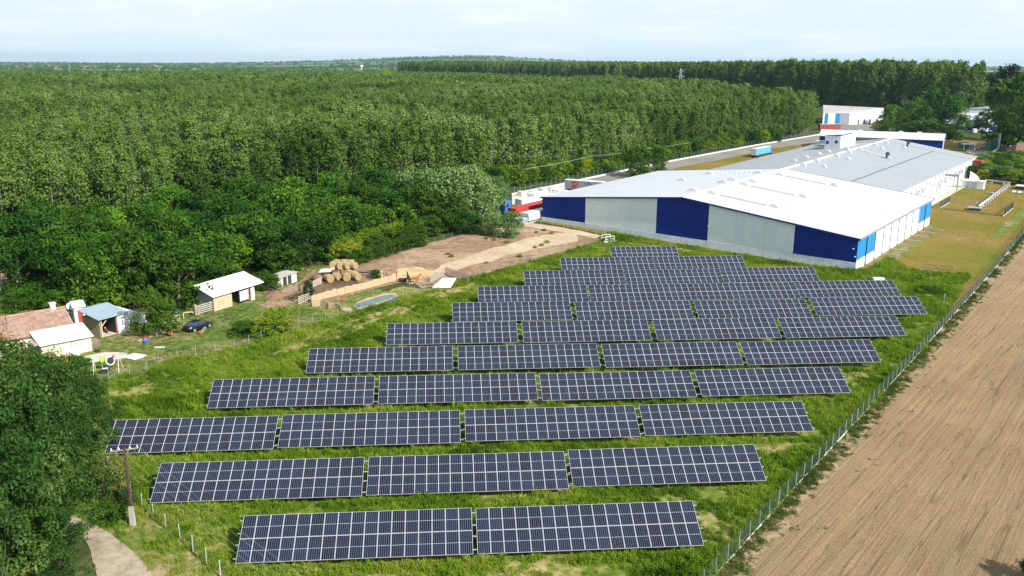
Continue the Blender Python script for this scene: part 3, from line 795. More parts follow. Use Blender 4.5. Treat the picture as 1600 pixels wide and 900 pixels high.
for i in range(nb):
    if i in (7, 12, 13, 18): continue
    a = 66.8+i*bw2
    for k in (.28, .62):
        if rr.random() < .8:
            m = bmb(); z0 = 2.2 if rr.random() < .75 else .1; m.box(-11.09, a+bw2*k, z0, -11.04, a+bw2*k+.9, 3.9); part('window', m, M['glass'], t)
m = bmb(); m.box(-11., 66.5, 6.28, -10.4, 185, 6.42); part('gutter', m, M['offwhite'], t)
for u, w in [(-41.5,80.3),(-41.6,92.8),(-41.4,112.1),(-41.4,125.),(-41.,136.7),(-41.1,155.8),(-40.7,169.3),(-46.,138.1),(-50.,95.9),(-50.,107.2),(-50.5,121.3),(-50.2,130.4),(-37.,110.),(-37.,86.),(-37,150.),(-33.,165.)]:
    roof_vent(t, u, w, r2(u)-.15, 1.1)
for u, w in ((-29.9, 131.3), (-33.1, 171.7)):
    m = bmb(); z = r2(u); m.tube([(u,w,z-.2),(u,w,z+1.4)], .35, 8); m.tube([(u-.1,w,z+1.3),(u+.7,w,z+1.9)], [.75,.55], 8)
    part('roof_fan', m, M['dark'], t)
m = bmb(); m.box(-11., 134, 4.6, -6.6, 134.9, 5.3); m.box(-7.0, 134.1, -1, -6.65, 134.8, 4.58); m.tube([(-11,134.4,2.),(-8.5,134.4,4.6)], .1, 6)
part('loading_canopy', m, M['grey'], t)
m = bmb(); m.box(-10.9, 180.5, -.5, -8.0, 184., 5.4); part('red_container_lift', m, M['brick_red'], t, label='dark red steel box against the far corner')

# roof tower
t = thing('stair_tower', 'small white roof tower with two dark windows on the grey hall', 'tower', B0, A1)
m = bmb(); m.box(-58, 150, 7.5, -52, 168.5, 14.); part('tower_wall', m, M['clad_white'], t)
m = bmb(); m.slab([(-58.4,149.6,14.2),(-51.6,149.6,14.9),(-51.6,169,14.9),(-58.4,169,14.2)], .15); part('tower_roof', m, M['white'], t)
for u in (-57.5, -54.1):
    m = bmb(); m.box(u, 149.9, 10.9+(u+57.5)*.12, u+1.05, 149.97, 12.+(u+57.5)*.12); part('window', m, M['navy'], t)
m = bmb()
for h in (8.3, 9.5, 10.6): m.box(-62.6, 152, h, -58.4, 156, h+.22)
for u in (-62.6, -60.5, -58.7): m.box(u, 152, 6.5, u+.22, 152.22, 11.)
t2 = thing('steel_platform', 'open steel platform with white tanks beside the roof tower', 'platform', B0, A1)
part('frame', m, M['offwhite'], t2)
for k in range(4):
    m = bmb(); m.ball((-62.1+k*1.05, 154, 11.3), .5, 8, 6); part('tank', m, M['white'], t2, True)

# transversal hall with white roof and navy end
a3 = math.atan2(403-428.2, 196.1-148.6)
t = thing('cross_hall', 'white-roofed hall with navy end bay set across behind the grey roof', 'factory hall', (148.6, 428.2, 2.6), a3)
L3 = 54.
m = MB(); m.slab([(-.6,-.5,6.8),(L3+.5,-.5,6.8),(L3+.5,8.5,9.3),(-.6,8.5,9.3)], .15); part('roof_slope', m, M['roofwhite'], t)
m = MB(); m.slab([(-.6,8.5,9.3),(L3+.5,8.5,9.3),(L3+.5,17.5,6.8),(-.6,17.5,6.8)], .15); part('roof_slope', m, M['roofwhite'], t)
for a, b, c in ((0,13,'clad_navy'),(13.05,22,'greyclad'),(22.05,36,'greyclad'),(36.05,54,'clad_navy')):
    m = MB(); m.box(a, 0, -1, b, .2, 6.6); part('wall_panel', m, M[c], t)
for a, b, c in ((0.1,5,'clad_blue'),(5.05,11,'clad_white'),(11.05,16.8,'clad_blue')):
    m = MB(); za, zb = 6.6+min(a,17-a)*.26, 6.6+min(b,17-b)*.26
    pts = [(L3,a,-1),(L3,b,-1),(L3,b,zb)]+([(L3,8.5,8.95)] if a < 8.5 < b else [])+[(L3,a,za)]
    n = len(pts); m.add(pts+[(p[0]-.2,p[1],p[2]) for p in pts], [tuple(range(n)), tuple(range(n,2*n))[::-1]]+[(k,k+n,(k+1)%n+n,(k+1)%n) for k in range(n)])
    part('wall_panel', m, M[c], t)
m = MB(); m.box(0, 16.8, -1, L3, 17, 6.6); m.box(0, .2, -1, .2, 16.8, 6.6); part('back_wall', m, M['white_clad'], t)
for x in (16, 34, 42):
    m = MB(); m.hexa([(x,8,9.1),(x+2.4,8,9.1),(x+2.4,9.2,9.1),(x,9.2,9.1)],[(x+.3,8.2,9.75),(x+2.1,8.2,9.75),(x+2.1,9,9.75),(x+.3,9,9.75)]); part('roof_vent', m, M['ventwhite'], t)

# far factory building with beige roof
def Q(px, py, z): return Vector((*hz(px, py, z), z))
zf = g(*G(1330,194)); ze = zf+7.2
c0, c1, c2, c3 = Q(1286.5,176.5,ze), Q(1328,176.5,ze), Q(1381,168.5,ze+2.6), Q(1286,164,ze+2.6)
t = thing('far_factory', 'distant factory with beige roof, white walls and light blue stripes', 'factory', (c1.x, c1.y, zf))
o = Vector((c1.x, c1.y, zf))
def loc(v): return tuple(Vector(v)-o)
up = Vector((0,0,1))
m = MB(); m.slab([loc(c0), loc(c1), loc(c2), loc(c3)], .3); part('roof', m, M['roofbeige'], t)
def wallq(m, a, b, z0, za, zb, th=.2):
    a = Vector(a); b = Vector(b); d = (b-a); d.z = 0; d.normalize(); n = Vector((d.y, -d.x, 0))*th
    m.hexa([(a.x-o.x,a.y-o.y,z0),(b.x-o.x,b.y-o.y,z0),(b.x-n.x-o.x,b.y-n.y-o.y,z0),(a.x-n.x-o.x,a.y-n.y-o.y,z0)],
           [(a.x-o.x,a.y-o.y,za),(b.x-o.x,b.y-o.y,zb),(b.x-n.x-o.x,b.y-n.y-o.y,zb),(a.x-n.x-o.x,a.y-n.y-o.y,za)])
m = MB(); wallq(m, c1, c2, -1, 7., 9.5); part('gable_wall', m, M['white_clad'], t)
m = MB(); wallq(m, c2, c3, -1, 9.4, 9.4); part('back_wall', m, M['white_clad'], t)
fr_ = [(0,'clad_white'),(.06,'clad_blue'),(.2,'clad_white'),(.46,'clad_blue'),(.64,'greyclad'),(1.,None)]
for k in range(len(fr_)-1):
    a = c0.lerp(c1, fr_[k][0]); b = c0.lerp(c1, fr_[k+1][0]); m = MB(); wallq(m, a, b, -1, 6.95, 6.95); part('wall_panel', m, M[fr_[k][1]], t)
for k, (s, w) in enumerate(((.25,1.2),(.42,1.6),(.6,1.2),(.8,1.5))):
    a = c1.lerp(c2, s); d = (c2-c1); d.z = 0; d.normalize(); n = Vector((d.y,-d.x,0))
    m = MB(); aa = a+n*.05; wallq(m, aa, aa+d*w, 0, 3, 3, .02); part('door', m, M['shadow'], t)
for s, q in ((.15,.35),(.4,.5),(.6,.3),(.75,.6),(.3,.8),(.55,.8),(.85,.85)):
    p = c0.lerp(c1, s).lerp(c3.lerp(c2, s), q)-o; m = MB(); m.box(p.x-1.2,p.y-.5,p.z-.1,p.x+1.2,p.y+.5,p.z+.35); part('skylight', m, M['greyclad'], t)
# canopy truss before it
p0 = Vector((*G(1336,192), 0)); p1 = Vector((*G(1385,190), 0)); d = (p1-p0); L = d.length
t = thing('pipe_rack', 'pale steel truss rack in front of the distant beige-roofed factory', 'rack', (p0.x, p0.y, g(p0.x,p0.y)), math.atan2(d.y, d.x))
m = MB()
for z in (4.4, 5.6): m.box(0, -.12, z, L, .12, z+.22); m.box(0, 2.9, z, L, 3.1, z+.22)
n = 10
for i in range(n): m.tube([(L*i/n,0,4.5),(L*(i+1)/n,0,5.7)], .1, 4); m.box(L*i/n, -.1, 4.4, L*i/n+.2, 3.1, 4.6)
part('truss', m, M['palewall'], t)
for i in range(6):
    m = MB(); m.box(L*i/5-.15, -.15, -.5, L*i/5+.15, .15, 4.5); part('leg', m, M['palewall'], t)
# dark red tank wall
p0, p1 = P3(1281,203), P3(1313,203)
m = MB(); L = (p1-p0).length; m.box(0, 0, -.5, L, 3, 3.2)
t = thing('red_basin', 'dark red low container wall beside the distant factory', 'container', p0, math.atan2(p1.y-p0.y, p1.x-p0.x))
part('side', m, M['brick_red'], t); m = MB(); m.box(-.1, -.1, 3.2, L+.1, 3.1, 3.45); part('lid', m, M['concrete'], t)

# far right warehouse
zf = g(*G(1500,200)); ze = zf+6
q = [Q(1483,197,zf+4.), Q(1532,188,zf+4.), Q(1552,167.5,zf+7), Q(1493,172,zf+7)]
q = [Q(1478,187.5,ze), Q(1560,187.5,ze), Q(1560,176.5,ze+1.6), Q(1478,176.5,ze+1.6)]
o = Vector((q[0].x, q[0].y, zf))
t = thing('far_warehouse', 'white and grey roofed warehouse half hidden by trees at the far right', 'warehouse', o)
m = MB(); m.slab([loc(p) for p in q], .3); part('roof_slope', m, M['roofwhite'], t)
q2 = [q[3], q[2], Q(1552,165.5,ze), Q(1494,170.5,ze)]
m = MB(); m.slab([loc(p) for p in q2], .3); part('roof_slope', m, M['roofgrey'], t)
m = MB(); wallq(m, q[0], q[1], -1, 5.7, 5.7); part('front_wall', m, M['palewall'], t)
m = MB(); wallq(m, q[0]+Vector((2,-.1,0)), q[1]+Vector((0,-.1,0)), .2, 2.2, 2.2, .02); part('window_band', m, M['navy'], t)
m = MB(); wallq(m, q[1], q[2], -1, 5.7, 7.3); part('side_wall', m, M['palewall'], t)

# ---------------------------------------------------------------- kiosk, pipes and small things by the hall
def boxthing(name, label, cat, px0, px1, depth, h, mat, roofm=None, roofh=.3, over=.25, group=None):
    p0, p1 = P3(*px0), P3(*px1); L = math.hypot(p1.x-p0.x, p1.y-p0.y)
    t = thing(name, label, cat, p0, math.atan2(p1.y-p0.y, p1.x-p0.x), group)
    m = MB(); m.box(0, 0, -.5, L, depth, h); part('body', m, mat, t)
    if roofm: m = MB(); m.box(-over, -over, h, L+over, depth+over, h+roofh); part('roof', m, roofm, t)
    return t, L
t, L = boxthing('transformer_kiosk', 'white flat-roofed kiosk with grey doors on the dry grass', 'kiosk', (1502,293.5), (1536,296.5), 3.2, 2.5, M['white'], M['white'])
for k in (0, 1):
    m = MB(); m.box(L*.17+k*L*.27, -.06, .1, L*.17+(k+.94)*L*.27, -.01, 2.3); part('door', m, M['palewall'], t)
    m = MB(); m.box(L*.2+k*L*.27, -.09, .4, L*.2+k*L*.27+.8, -.065, .7); part('louvre', m, M['greyclad'], t)
p = P3(1520,284)
m = MB(); m.slab([(-1.4,0,1.2),(2.4,0,.9),(2.0,1.6,2.2),(-.4,1.8,3.7)], .12)
solo('tilted_sheet', m, M['palewall'], 'tilted white roof sheet of a pit behind the white kiosk', 'cover', p)
def pipe(name, label, pts, r, mat, supports=True, h=1.0, cat='pipe'):
    pts = [P3(*p) for p in pts]; o = pts[0].copy()
    t = thing(name, label, cat, o)
    m = MB(); m.tube([tuple(p-o+Vector((0,0,h))) for p in pts], r, 10); part('tube', m, mat, t, True)
    if supports:
        for i in range(len(pts)-1):
            n = max(2, int((pts[i+1]-pts[i]).length/4))
            for k in range(n):
                q = pts[i].lerp(pts[i+1], (k+.5)/n)-o; m = MB(); m.box(q.x-.15, q.y-.7, q.z-.3, q.x+.15, q.y+.7, q.z+h-r*.6); part('support', m, M['offwhite'], t)
    return t
pipe('heat_pipe', 'fat silver insulated pipe running from the wire enclosure up the dry grass', [(1529,327),(1577,290),(1540,285.5)], .42, M['chrome'])
t, L = boxthing('pump_block', 'dark low pump box inside the square wire enclosure', 'box', (1513,329), (1532,330.5), 3., .8, M['dark'], M['grey'], .12, .1)
pipe('ground_pipe', 'short pale pipe lying on the grass left of the long silver pipe', [(1541,301.8),(1552,303.4)], .3, M['chrome'], False, .3)
t, L = boxthing('shed_roof', 'low flat white-roofed shed at the right edge by the shrubs', 'shed', (1586,296), (1612,298.5), 4., 1.1, M['dark'], M['offwhite'], .25, .3)
for k in range(3):
    p = P3(1581+k*9, 302+k*.9); m = MB(); m.tube([(-.1,0,.5),(1.1,-.1,.5)], .45, 10)
    solo('concrete_ring', m, M['palewall'], 'pale concrete ring lying in a short row at the right edge', 'concrete ring', p, 0, 'row of pale concrete rings')
# pipe bridge
pa, pb_ = P3(1532,252.5), P3(1560,236.5)
t = thing('pipe_bridge', 'silver pipe rising over a portal frame beside the shrubbery', 'pipe', pb_)
m = MB(); rel = lambda v: tuple(Vector(v)-pb_)
top = 8.
A_ = pb_; C_ = P3(1566,234); D_ = P3(1578,222)
m.tube([rel(pa+Vector((0,0,1.2))), rel(pa.lerp(A_,.5)+Vector((0,0,1.2))), rel(A_+Vector((0,0,1.2))), rel(A_+Vector((0,0,top))), rel(C_.lerp(D_,.5)+Vector((0,0,top+.3))), rel(D_+Vector((0,0,top-1)))], .55, 8)
part('tube', m, M['chrome'], t, True)
for q in (A_, C_):
    for dx in (-.5, .9):
        m = MB(); v = q-pb_; m.box(v.x+dx-.15, v.y+.8, v.z-.5, v.x+dx+.15, v.y+1.1, v.z+top); part('leg', m, M['grey'], t)
m = MB(); v = D_-pb_; m.box(v.x-1.5, v.y-1, v.z+3, v.x+2.6, v.y+1, v.z+6.4); part('header_box', m, M['white'], t)

# ---------------------------------------------------------------- farmhouse and yard
def ang(a, b): return math.atan2(b[1]-a[1], b[0]-a[0])
pA, pB = P3(68,563), P3(144.5,548)          # front wall of the lean-to, right end at pB
hd = (pB-pA); hd.z = 0; hL = hd.length; ha = math.atan2(hd.y, hd.x)
t = thing('farmhouse', 'old farmhouse with red clay tile roof and corrugated lean-to', 'house', (pB.x, pB.y, pB.z), ha)
# local x runs along the wall towards the camera's right (origin at right front corner), y goes back
LW = 16.5
m = MB()
m.box(-6.6,0,-.4,0,.25,2.35); m.box(-.25,.25,-.4,0,4.,2.6)
part('lean_to_wall', m, M['cream'], t)
m = MB(); m.slab([(-6.9,-.45,2.3),(.3,-.45,2.3),(.3,4.1,3.35),(-6.9,4.1,3.35)], .07); part('lean_to_roof', m, M['corrugated'], t)
for i in range(22):
    m = MB(); x = -6.8+i*.33; m.slab([(x-.03,-.46,2.345),(x+.03,-.46,2.345),(x+.03,4.1,3.395),(x-.03,4.1,3.395)], .04); part('sheet_rib', m, M['offwhite'], t)
m = MB(); m.box(-2.7,-.06,1.25,-1.3,-.01,1.95); f = part('window', m, M['wood'], t)
m = MB(); m.box(-2.6,-.09,1.32,-1.4,-.065,1.88); part('pane', m, M['offwhite'], f)
m = MB()
for i in range(9): m.box(-9.4, .2+i*.36, 2.3+i*.03, -6.95, .3+i*.36, 2.36+i*.03)
part('pergola_slat', m, M['woodw'], t)
m = MB(); m.box(-9.3,.2,-.2,-9.15,.35,2.3); m.box(-9.3,3.,-.2,-9.15,3.15,2.5); part('pergola_post', m, M['wood'], t)
hx1 = -1.2; y0, y1 = 4.1, 11.6; eh, rh = 3.1, 5.2; ym = (y0+y1)/2
m = MB(); m.box(hx1-LW, y0, -.4, hx1, y1, eh)
m.add([(hx1, y0, eh),(hx1, y1, eh),(hx1, ym, rh-.1)], [(0,1,2)]); m.add([(hx1-LW, y0, eh),(hx1-LW, y1, eh),(hx1-LW, ym, rh-.1)], [(2,1,0)])
part('wall', m, M['cream'], t)
rf_ = MB(); rf_.slab([(hx1-LW-.4,y0-.5,eh-.25),(hx1+.4,y0-.5,eh-.25),(hx1+.4,ym,rh-.08),(hx1-LW-.4,ym,rh-.08)], .1); rf_.slab([(hx1-LW-.4,ym,rh-.08),(hx1+.4,ym,rh-.08),(hx1+.4,y1+.5,eh-.25),(hx1-LW-.4,y1+.5,eh-.25)], .1)
roof = part('roof', rf_, M['tile'], t)
# tile courses as separate pieces on the near slope
sl = math.hypot(ym-y0+.5, rh-eh+.17); sa_ = math.atan2(rh-eh+.17, ym-y0+.5)
tl = MB(); tl.hexa([(0,0,0),(.69,0,0),(.69,.38,0),(0,.38,0)],[(0,0,.06),(.69,0,.06),(.69,.38,.02),(0,.38,.02)]); tlme = tl.mesh('tile', M['tile'])
nr, ncx = 12, 24
rt_ = random.Random(4)
for j in range(nr):
    for i in range(ncx):
        s = j*sl/nr
        link('tile', tlme, t, (hx1-LW-.35+i*.715, y0-.52+s*math.cos(sa_), eh-.24+s*math.sin(sa_)), (sa_+rt_.uniform(-.015,.015), rt_.uniform(-.012,.012), rt_.uniform(-.01,.01)))
m = MB(); m.tube([(hx1-LW-.4,ym,rh-.03),(hx1+.45,ym,rh-.03)], .14, 8); part('ridge_tiles', m, M['tile'], roof)
m = MB(); m.box(-2.8,ym-.3,4.6,-2.1,ym+.4,5.95); m.box(-2.9,ym-.4,5.95,-2.,ym+.5,6.08); part('chimney', m, M['offwhite'], t)
m = MB(); m.tube([(-9.3,y0+1.2,4.),(-9.3,y0+1.2,6.1)], .04, 5); m.tube([(-10.1,y0+1.2,5.2),(-8.8,y0+1.2,5.6)], .03, 4)
for k in range(5): m.tube([(-10+k*.28,y0+.8,5.25+k*.09),(-10+k*.28,y0+1.6,5.25+k*.09)], .02, 4)
part('tv_aerial', m, M['dark'], t)
# dish on a mast by the gable
pd = P3(113,500)
h_ = HT(110,478,pd.x,pd.y)
m = MB(); m.tube([(0,0,-.2),(0,0,h_-.1)], .05, 6)
td = thing('satellite_dish', 'round pale satellite dish on a thin mast at the farmhouse gable', 'satellite dish', pd)
part('mast', m, M['galv'], td)
m = MB(); ring = 12
ctr = Vector((0,-.1,h_)); ax_ = Vector((.35,-.9,.25)).normalized(); ua = ax_.orthogonal().normalized(); ub = ax_.cross(ua)
vs = [ctr-ax_*.02]+[ctr+ax_*.02+(ua*math.cos(6.283*k/ring)+ub*math.sin(6.283*k/ring))*.3 for k in range(ring)]+[ctr+ax_*.16+(ua*math.cos(6.283*k/ring)+ub*math.sin(6.283*k/ring))*.62 for k in range(ring)]
m.add(vs, [(0,1+k,1+(k+1)%ring) for k in range(ring)]+[(1+k,1+ring+k,1+ring+(k+1)%ring,1+(k+1)%ring) for k in range(ring)]); m.tube([ctr-ax_*.1, ctr+ax_*.5-Vector((0,0,.3))], .025, 4)
part('dish', m, M['palewall'], td)
# neighbour house roof at the left edge
pn = P3(-8,470); 
t = thing('neighbour_house', 'neighbouring house whose pinkish tiled roof shows at the left edge', 'house', pn, ha-.1)
m = MB(); m.box(-8,0,-.4,4,8,3.2); part('wall', m, M['cream'], t)
m = MB(); m.slab([(-8.5,-.5,3),(4.4,-.5,3),(2.6,4,5.6),(-8.5,4,5.6)], .12); m.slab([(-8.5,4,5.6),(2.6,4,5.6),(4.4,8.5,3),(-8.5,8.5,3)], .12); m.slab([(4.4,-.5,3),(4.4,8.5,3),(2.6,4,5.6),(2.6,4,5.6)], .12); part('roof', m, M['tile'], t)

# open garage with blue-grey roof
g0, g1 = P3(158.5,528), P3(184,521)
a = ang(g0, g1); L = math.hypot(g1.x-g0.x, g1.y-g0.y)
t = thing('open_garage', 'open-fronted garage with blue-grey sheet roof and dark inside', 'garage', g0, a)
D = 4.1
m = MB(); m.box(-.1, 0, -.3, .1, D, 2.9); part('side_wall', m, M['wood'], t)
m = MB(); m.box(L-.1, .12, -.3, L+.1, D, 2.9); part('side_wall', m, M['shadow'], t)  # inner faces painted near-black for the shade in the garage
m = MB(); m.box(L-.12, 0, -.3, L+.12, .1, 2.9); part('door_frame', m, M['brick_red'], t)
m = MB(); m.box(.12, .2, -.2, .14, D, 2.8); m.box(.12,.2,2.85,L-.1,D-.2,2.9); part('shade_lining', m, M['shadow'], t)  # added dark sheets, the garage's shade put into their colour
m = MB(); m.box(.1, D-.2, -.3, L-.1, D, 2.6); part('back_wall', m, M['shadow'], t)
m = MB(); m.slab([(-.6,-.6,3.05),(L+1.8,-.6,3.05),(L+1.8,D+.4,3.95),(-.6,D+.4,3.95)], .1); part('roof', m, M['roofblue'], t)
m = MB(); m.box(.1,-.1,-.3,.3,.1,3); m.tube([(.2,0,1.7),(1.5,0,2.9)], .09, 5); part('timber_brace', m, M['wood2'], t)
m = MB(); m.box(.3,0,-.05,L-.15,2.2,.06); part('floor', m, M['slab'], t)
# white rounded tarpaulin shed right of it
t = thing('white_tarp_shed', 'white rounded tarpaulin shed attached to the right of the open garage', 'shed', P3(186,521.5), a)
m = MB(); n = 9; L2 = 5.6; pts0 = [(0,0)]+[(L2*(k/n), 2.75*math.sin(math.pi*(.35+.65*k/n))**.7 if k < n else 0) for k in range(n+1)]
pts0 = [(0,-.3)]+[(L2*(k/n), 2.9*(1-(k/n)**4)**.5*(.93+.07*math.sin(3*k/n))) for k in range(n)]+[(L2,-.3)]
nn = len(pts0); m.add([(x,0,z) for x,z in pts0]+[(x,5.5,z+.2) for x,z in pts0], [tuple(range(nn)), tuple(range(nn,2*nn))[::-1]]+[(k,k+nn,(k+1)%nn+nn,(k+1)%nn) for k in range(nn)])
part('tarpaulin', m, M['white'], t)
m = MB(); m.box(2.0,-.25,-.2,3.4,-.05,1.1); part('dark_hatch', m, M['dark'], t)
# small white shed behind the house gable
t, L = boxthing('small_shed', 'small white flat shed between the farmhouse gable and open garage', 'shed', (118,505), (134,503), 3.2, 2.6, M['white'], M['white'])
m = MB(); m.box(L-1., -.06, 0, L-.2, -.01, 2.); part('door', m, M['brick_red'], t)
# things in front of the garage
p = P3(166,520); t = thing('motor_scooter', 'small scooter with white and red fairing parked inside the garage mouth', 'scooter', p, a+1.2)
m = MB(); m.tube([(-.5,0,.3),(-.2,0,.55),(.3,0,.35),(.55,0,.9)], [.12,.16,.12,.06], 6); m.tube([(.55,-.3,.95),(.55,.3,.95)], .03, 4); part('body', m, M['red'], t)
for x in (-.55, .6):
    m = MB(); m.tube([(x,-.06,.25),(x,.06,.25)], .25, 10); part('wheel', m, M['black'], t)
m = MB(); m.ball((.5,0,.75), .14, 8, 5); part('headlamp', m, M['white'], t)

# barrels and tubs
def barrel(name, label, px, r, h, mat, ring=None, lid=None, tilt=None):
    p = P3(*px); m = MB(); m.tube([(0,0,0),(0,0,h*.5),(0,0,h)], [r*.92,r,r*.92], 12)
    t = thing(name, label, 'barrel', p); b = part('body', m, mat, t, True)
    if tilt: b.rotation_euler = tilt; b.location = (0,0,r)
    if ring:
        m = MB(); m.tube([(0,0,h),(0,0,h+.12)], r*1.04, 12); part('lid', m, ring, t)
    return t
barrel('plastic_barrel', 'blue plastic barrel with red lid and wood on top beside the walnut tree', (227,536), .34, .8, M['plasticblue'], M['red'])
barrel('rusty_tub', 'orange rusty tub lying on the grass right of the walnut tree', (266,524), .40, .7, M['orange'], None, None, (R(80),0,.5))
barrel('rain_butt', 'pale blue rain barrel by the bushes behind the black car', (275,494), .35, .9, M['plasticblue'])
p = P3(276,503); m = MB()
for i in range(4): m.box(-.6+i*.32,-.1,-.1,-.35+i*.32,.1,1.2)
t = solo('board_screen', m, M['wood2'], 'short upright board screen between walnut tree and black car', 'fence', p, .3)
p = P3(223,536); m = MB()
for i in range(5): m.tube([(-.5,-.1*i,.1+.1*i),(.4,.1,.2+.15*i)], .06, 5)
solo('firewood', m, M['wood2'], 'small heap of orange-brown firewood leaning at the blue barrel', 'firewood', p)
# car tyre, boards, grill by the lean-to
p = P3(152,549); m = MB(); n = 14
m.tube([(.34*math.cos(6.2832*k/n),.34*math.sin(6.2832*k/n),.12) for k in range(n+1)], .12, 6)
solo('old_tyre', m, M['black'], 'old black tyre lying on the pad at the lean-to corner', 'tyre', p)
p = P3(149,541); m = MB()
for i in range(4): m.box(-.5,.2*i,0,.5,.2*i+.08,1.2-.15*i)
m.box(-.55,-.05,.3,.55,0,.4)
solo('pallet_stack', m, M['wood'], 'leaning grey pallets at the right end of the lean-to wall', 'pallet', p)
p = P3(117,555); m = MB(); m.box(-.7,-.3,0,.7,.3,.12); m.box(-.3,-.2,.12,.2,.2,.35)
solo('stone_step', m, M['offwhite'], 'small white slab lying below the lean-to window', 'slab', p)
p = P3(97,579); t = thing('toy_stool', 'tiny white and red toy stool on the lawn', 'toy', p)
m = MB(); m.box(-.3,-.3,.35,.3,.3,.6); part('seat', m, M['white'], t); m = MB(); m.box(-.25,-.25,0,.25,.25,.33); part('base', m, M['red'], t)
p = P3(249,543); m = MB(); m.slab([(-.8,-.25,.06),(.8,-.25,.06),(.8,.25,.08),(-.8,.25,.08)], .05)
solo('pale_board', m, M['offwhite'], 'pale board lying flat in the grass near the wire fence', 'board', p)
p = P3(91,597); m = MB(); m.ball((0,0,.3), .6, 10, 6, 0, (1.3,1,.6)); m.tube([(.7,0,.1),(1.3,.1,.35)], .12, 6)
solo('straw_heap', m, M['straw'], 'small straw heap on the lawn beside the dark trees', 'straw heap', p)
# swing set with hanging nets
s0, s1 = P3(148,582), P3(192,579)
a = ang(s0, s1); L = math.hypot(s1.x-s0.x, s1.y-s0.y)
t = thing('swing_set', 'timber swing set with round net swing and a blue seat', 'swing', s0, a)
m = MB(); m.tube([(-.1,0,2.3),(L-.3,0,2.5)], .07, 6); part('beam', m, M['woodw'], t)
for x in (0, L-.4):
    for dy in (-.9, .9):
        m = MB(); m.tube([(x+(0 if x == 0 else .35*(dy > 0)),dy,-.1),(x,0,2.45)], .06, 6); part('leg', m, M['woodw'], t)
m = MB(); m.tube([(1.,0,2.3),(1.05,-.1,.5)], .02, 4); m.tube([(1.55,0,2.3),(1.6,-.1,.5)], .02, 4); part('rope', m, M['offwhite'], t)
m = MB(); m.box(.95,-.3,.45,1.7,.1,.52); part('seat', m, M['palewall'], t)
m = MB(); m.slab([(.7,.35,2.),(1.6,.35,2.),(1.5,.3,1.35),(.8,.3,1.35)], .04); part('lime_cloth', m, M['net'], t)
def disc(c, nrm, r, th, n=16):
    nrm = Vector(nrm).normalized(); c = Vector(c); mm = MB(); mm.tube([c-nrm*th, c+nrm*th], r, n); return mm
part('net_ring', disc((L-1.4,-.15,1.55), (.5,-.8,.3), .62, .05), M['white'], t)
part('net', disc((L-1.38,-.2,1.56), (.5,-.8,.3), .48, .055), M['black'], t)
m = MB(); m.ball((L-.9,-.1,2.2), .22, 8, 5); part('pink_toy', m, M['netpink'], t)
p = P3(162,582); part_ = solo('trampoline', disc((0,0,.12), (0,0,1), .75, .06), M['black'], 'flat black trampoline mat on the grass behind the swing seat', 'trampoline', p)
p = P3(116,601); m = MB(); m.box(-.5,-.35,0,.5,.35,.55); m.box(-.55,-.4,.55,.55,.4,.62)
solo('wire_hutch', m, M['grey'], 'grey wire hutch by the fence left of the swing', 'hutch', p)

# ---------------------------------------------------------------- vehicles
def carmesh(prof, glass, W_, mats):
    """prof: side outline (x,z) lower body; returns body + cabin"""
def make_car(label, p, rz, body, scale=1., cat='car', name='parked_car', group=None):
    t = thing(name, label, cat, p, rz, group); t.scale = (scale,)*3
    m = MB(); hw = .86
    st = [(-2.2,.42,.72,.70),(-2.1,.25,.92,.80),(-1.4,.20,.98,hw),(-.3,.19,.95,hw+.01),(.75,.19,.93,hw),(1.6,.2,.82,.84),(2.1,.25,.68,.74),(2.22,.38,.55,.62)]
    sec = []
    for x, z0, z1, w in st: sec.append([(x,-w*.92,z0),(x,-w,(z0+z1)*.5),(x,-w*.9,z1-.03),(x,-w*.55,z1),(x,w*.55,z1),(x,w*.9,z1-.03),(x,w,(z0+z1)*.5),(x,w*.92,z0)])
    vs = [v for s in sec for v in s]; n = 8
    m.add(vs, [(i*n+k,(i+1)*n+k,(i+1)*n+(k+1)%n,i*n+(k+1)%n) for i in range(len(sec)-1) for k in range(n)]+[tuple(range(n)), tuple((len(sec)-1)*n+k for k in range(n))[::-1]])
    part('body', m, body, t, True)
    m = MB()   # greenhouse
    m.hexa([(-1.75,-.74,.94),(.95,-.74,.90),(.95,.74,.90),(-1.75,.74,.94)],[(-.95,-.56,1.36),(.15,-.56,1.38),(.15,.56,1.38),(-.95,.56,1.36)]); part('windows', m, M['glass'], t)
    m = MB(); m.hexa([(-1.02,-.585,1.34),(.2,-.585,1.35),(.2,.585,1.35),(-1.02,.585,1.34)],[(-.9,-.52,1.42),(.1,-.52,1.43),(.1,.52,1.43),(-.9,.52,1.42)])
    for sy in (-1, 1): m.tube([(-.42,sy*.745,.95),(-.4,sy*.575,1.37)], .035, 4); m.tube([(-1.7,sy*.73,.95),(-.97,sy*.57,1.36)], .04, 4); m.tube([(.93,sy*.73,.91),(.17,sy*.57,1.37)], .03, 4)
    part('roof', m, body, t)
    for x in (-1.35, 1.38):
        for sy in (-1, 1):
            m = MB(); m.tube([(x,sy*.68,.31),(x,sy*.88,.31)], .31, 14); w = part('wheel', m, M['black'], t)
            m = MB(); m.tube([(x,sy*.885,.31),(x,sy*.90,.31)], .22, 12); part('rim', m, M['chrome'], w)
    for sy in (-1, 1):
        m = MB(); m.box(2.08,sy*.48-.16,.5,2.2,sy*.48+.16,.64); part('headlight', m, M['chrome'], t)
        m = MB(); m.box(-2.2,sy*.52-.16,.62,-2.1,sy*.52+.16,.78); part('tail_light', m, M['red'], t)
        m = MB(); m.box(.75,sy*.98-.08,.9,.92,sy*.98+.08,1.02); part('mirror', m, body, t)
    return t
c0, c1 = P3(291,519.5), P3(328,509.5)
cc = (c0+c1)/2; ca_ = ang(c0, c1)
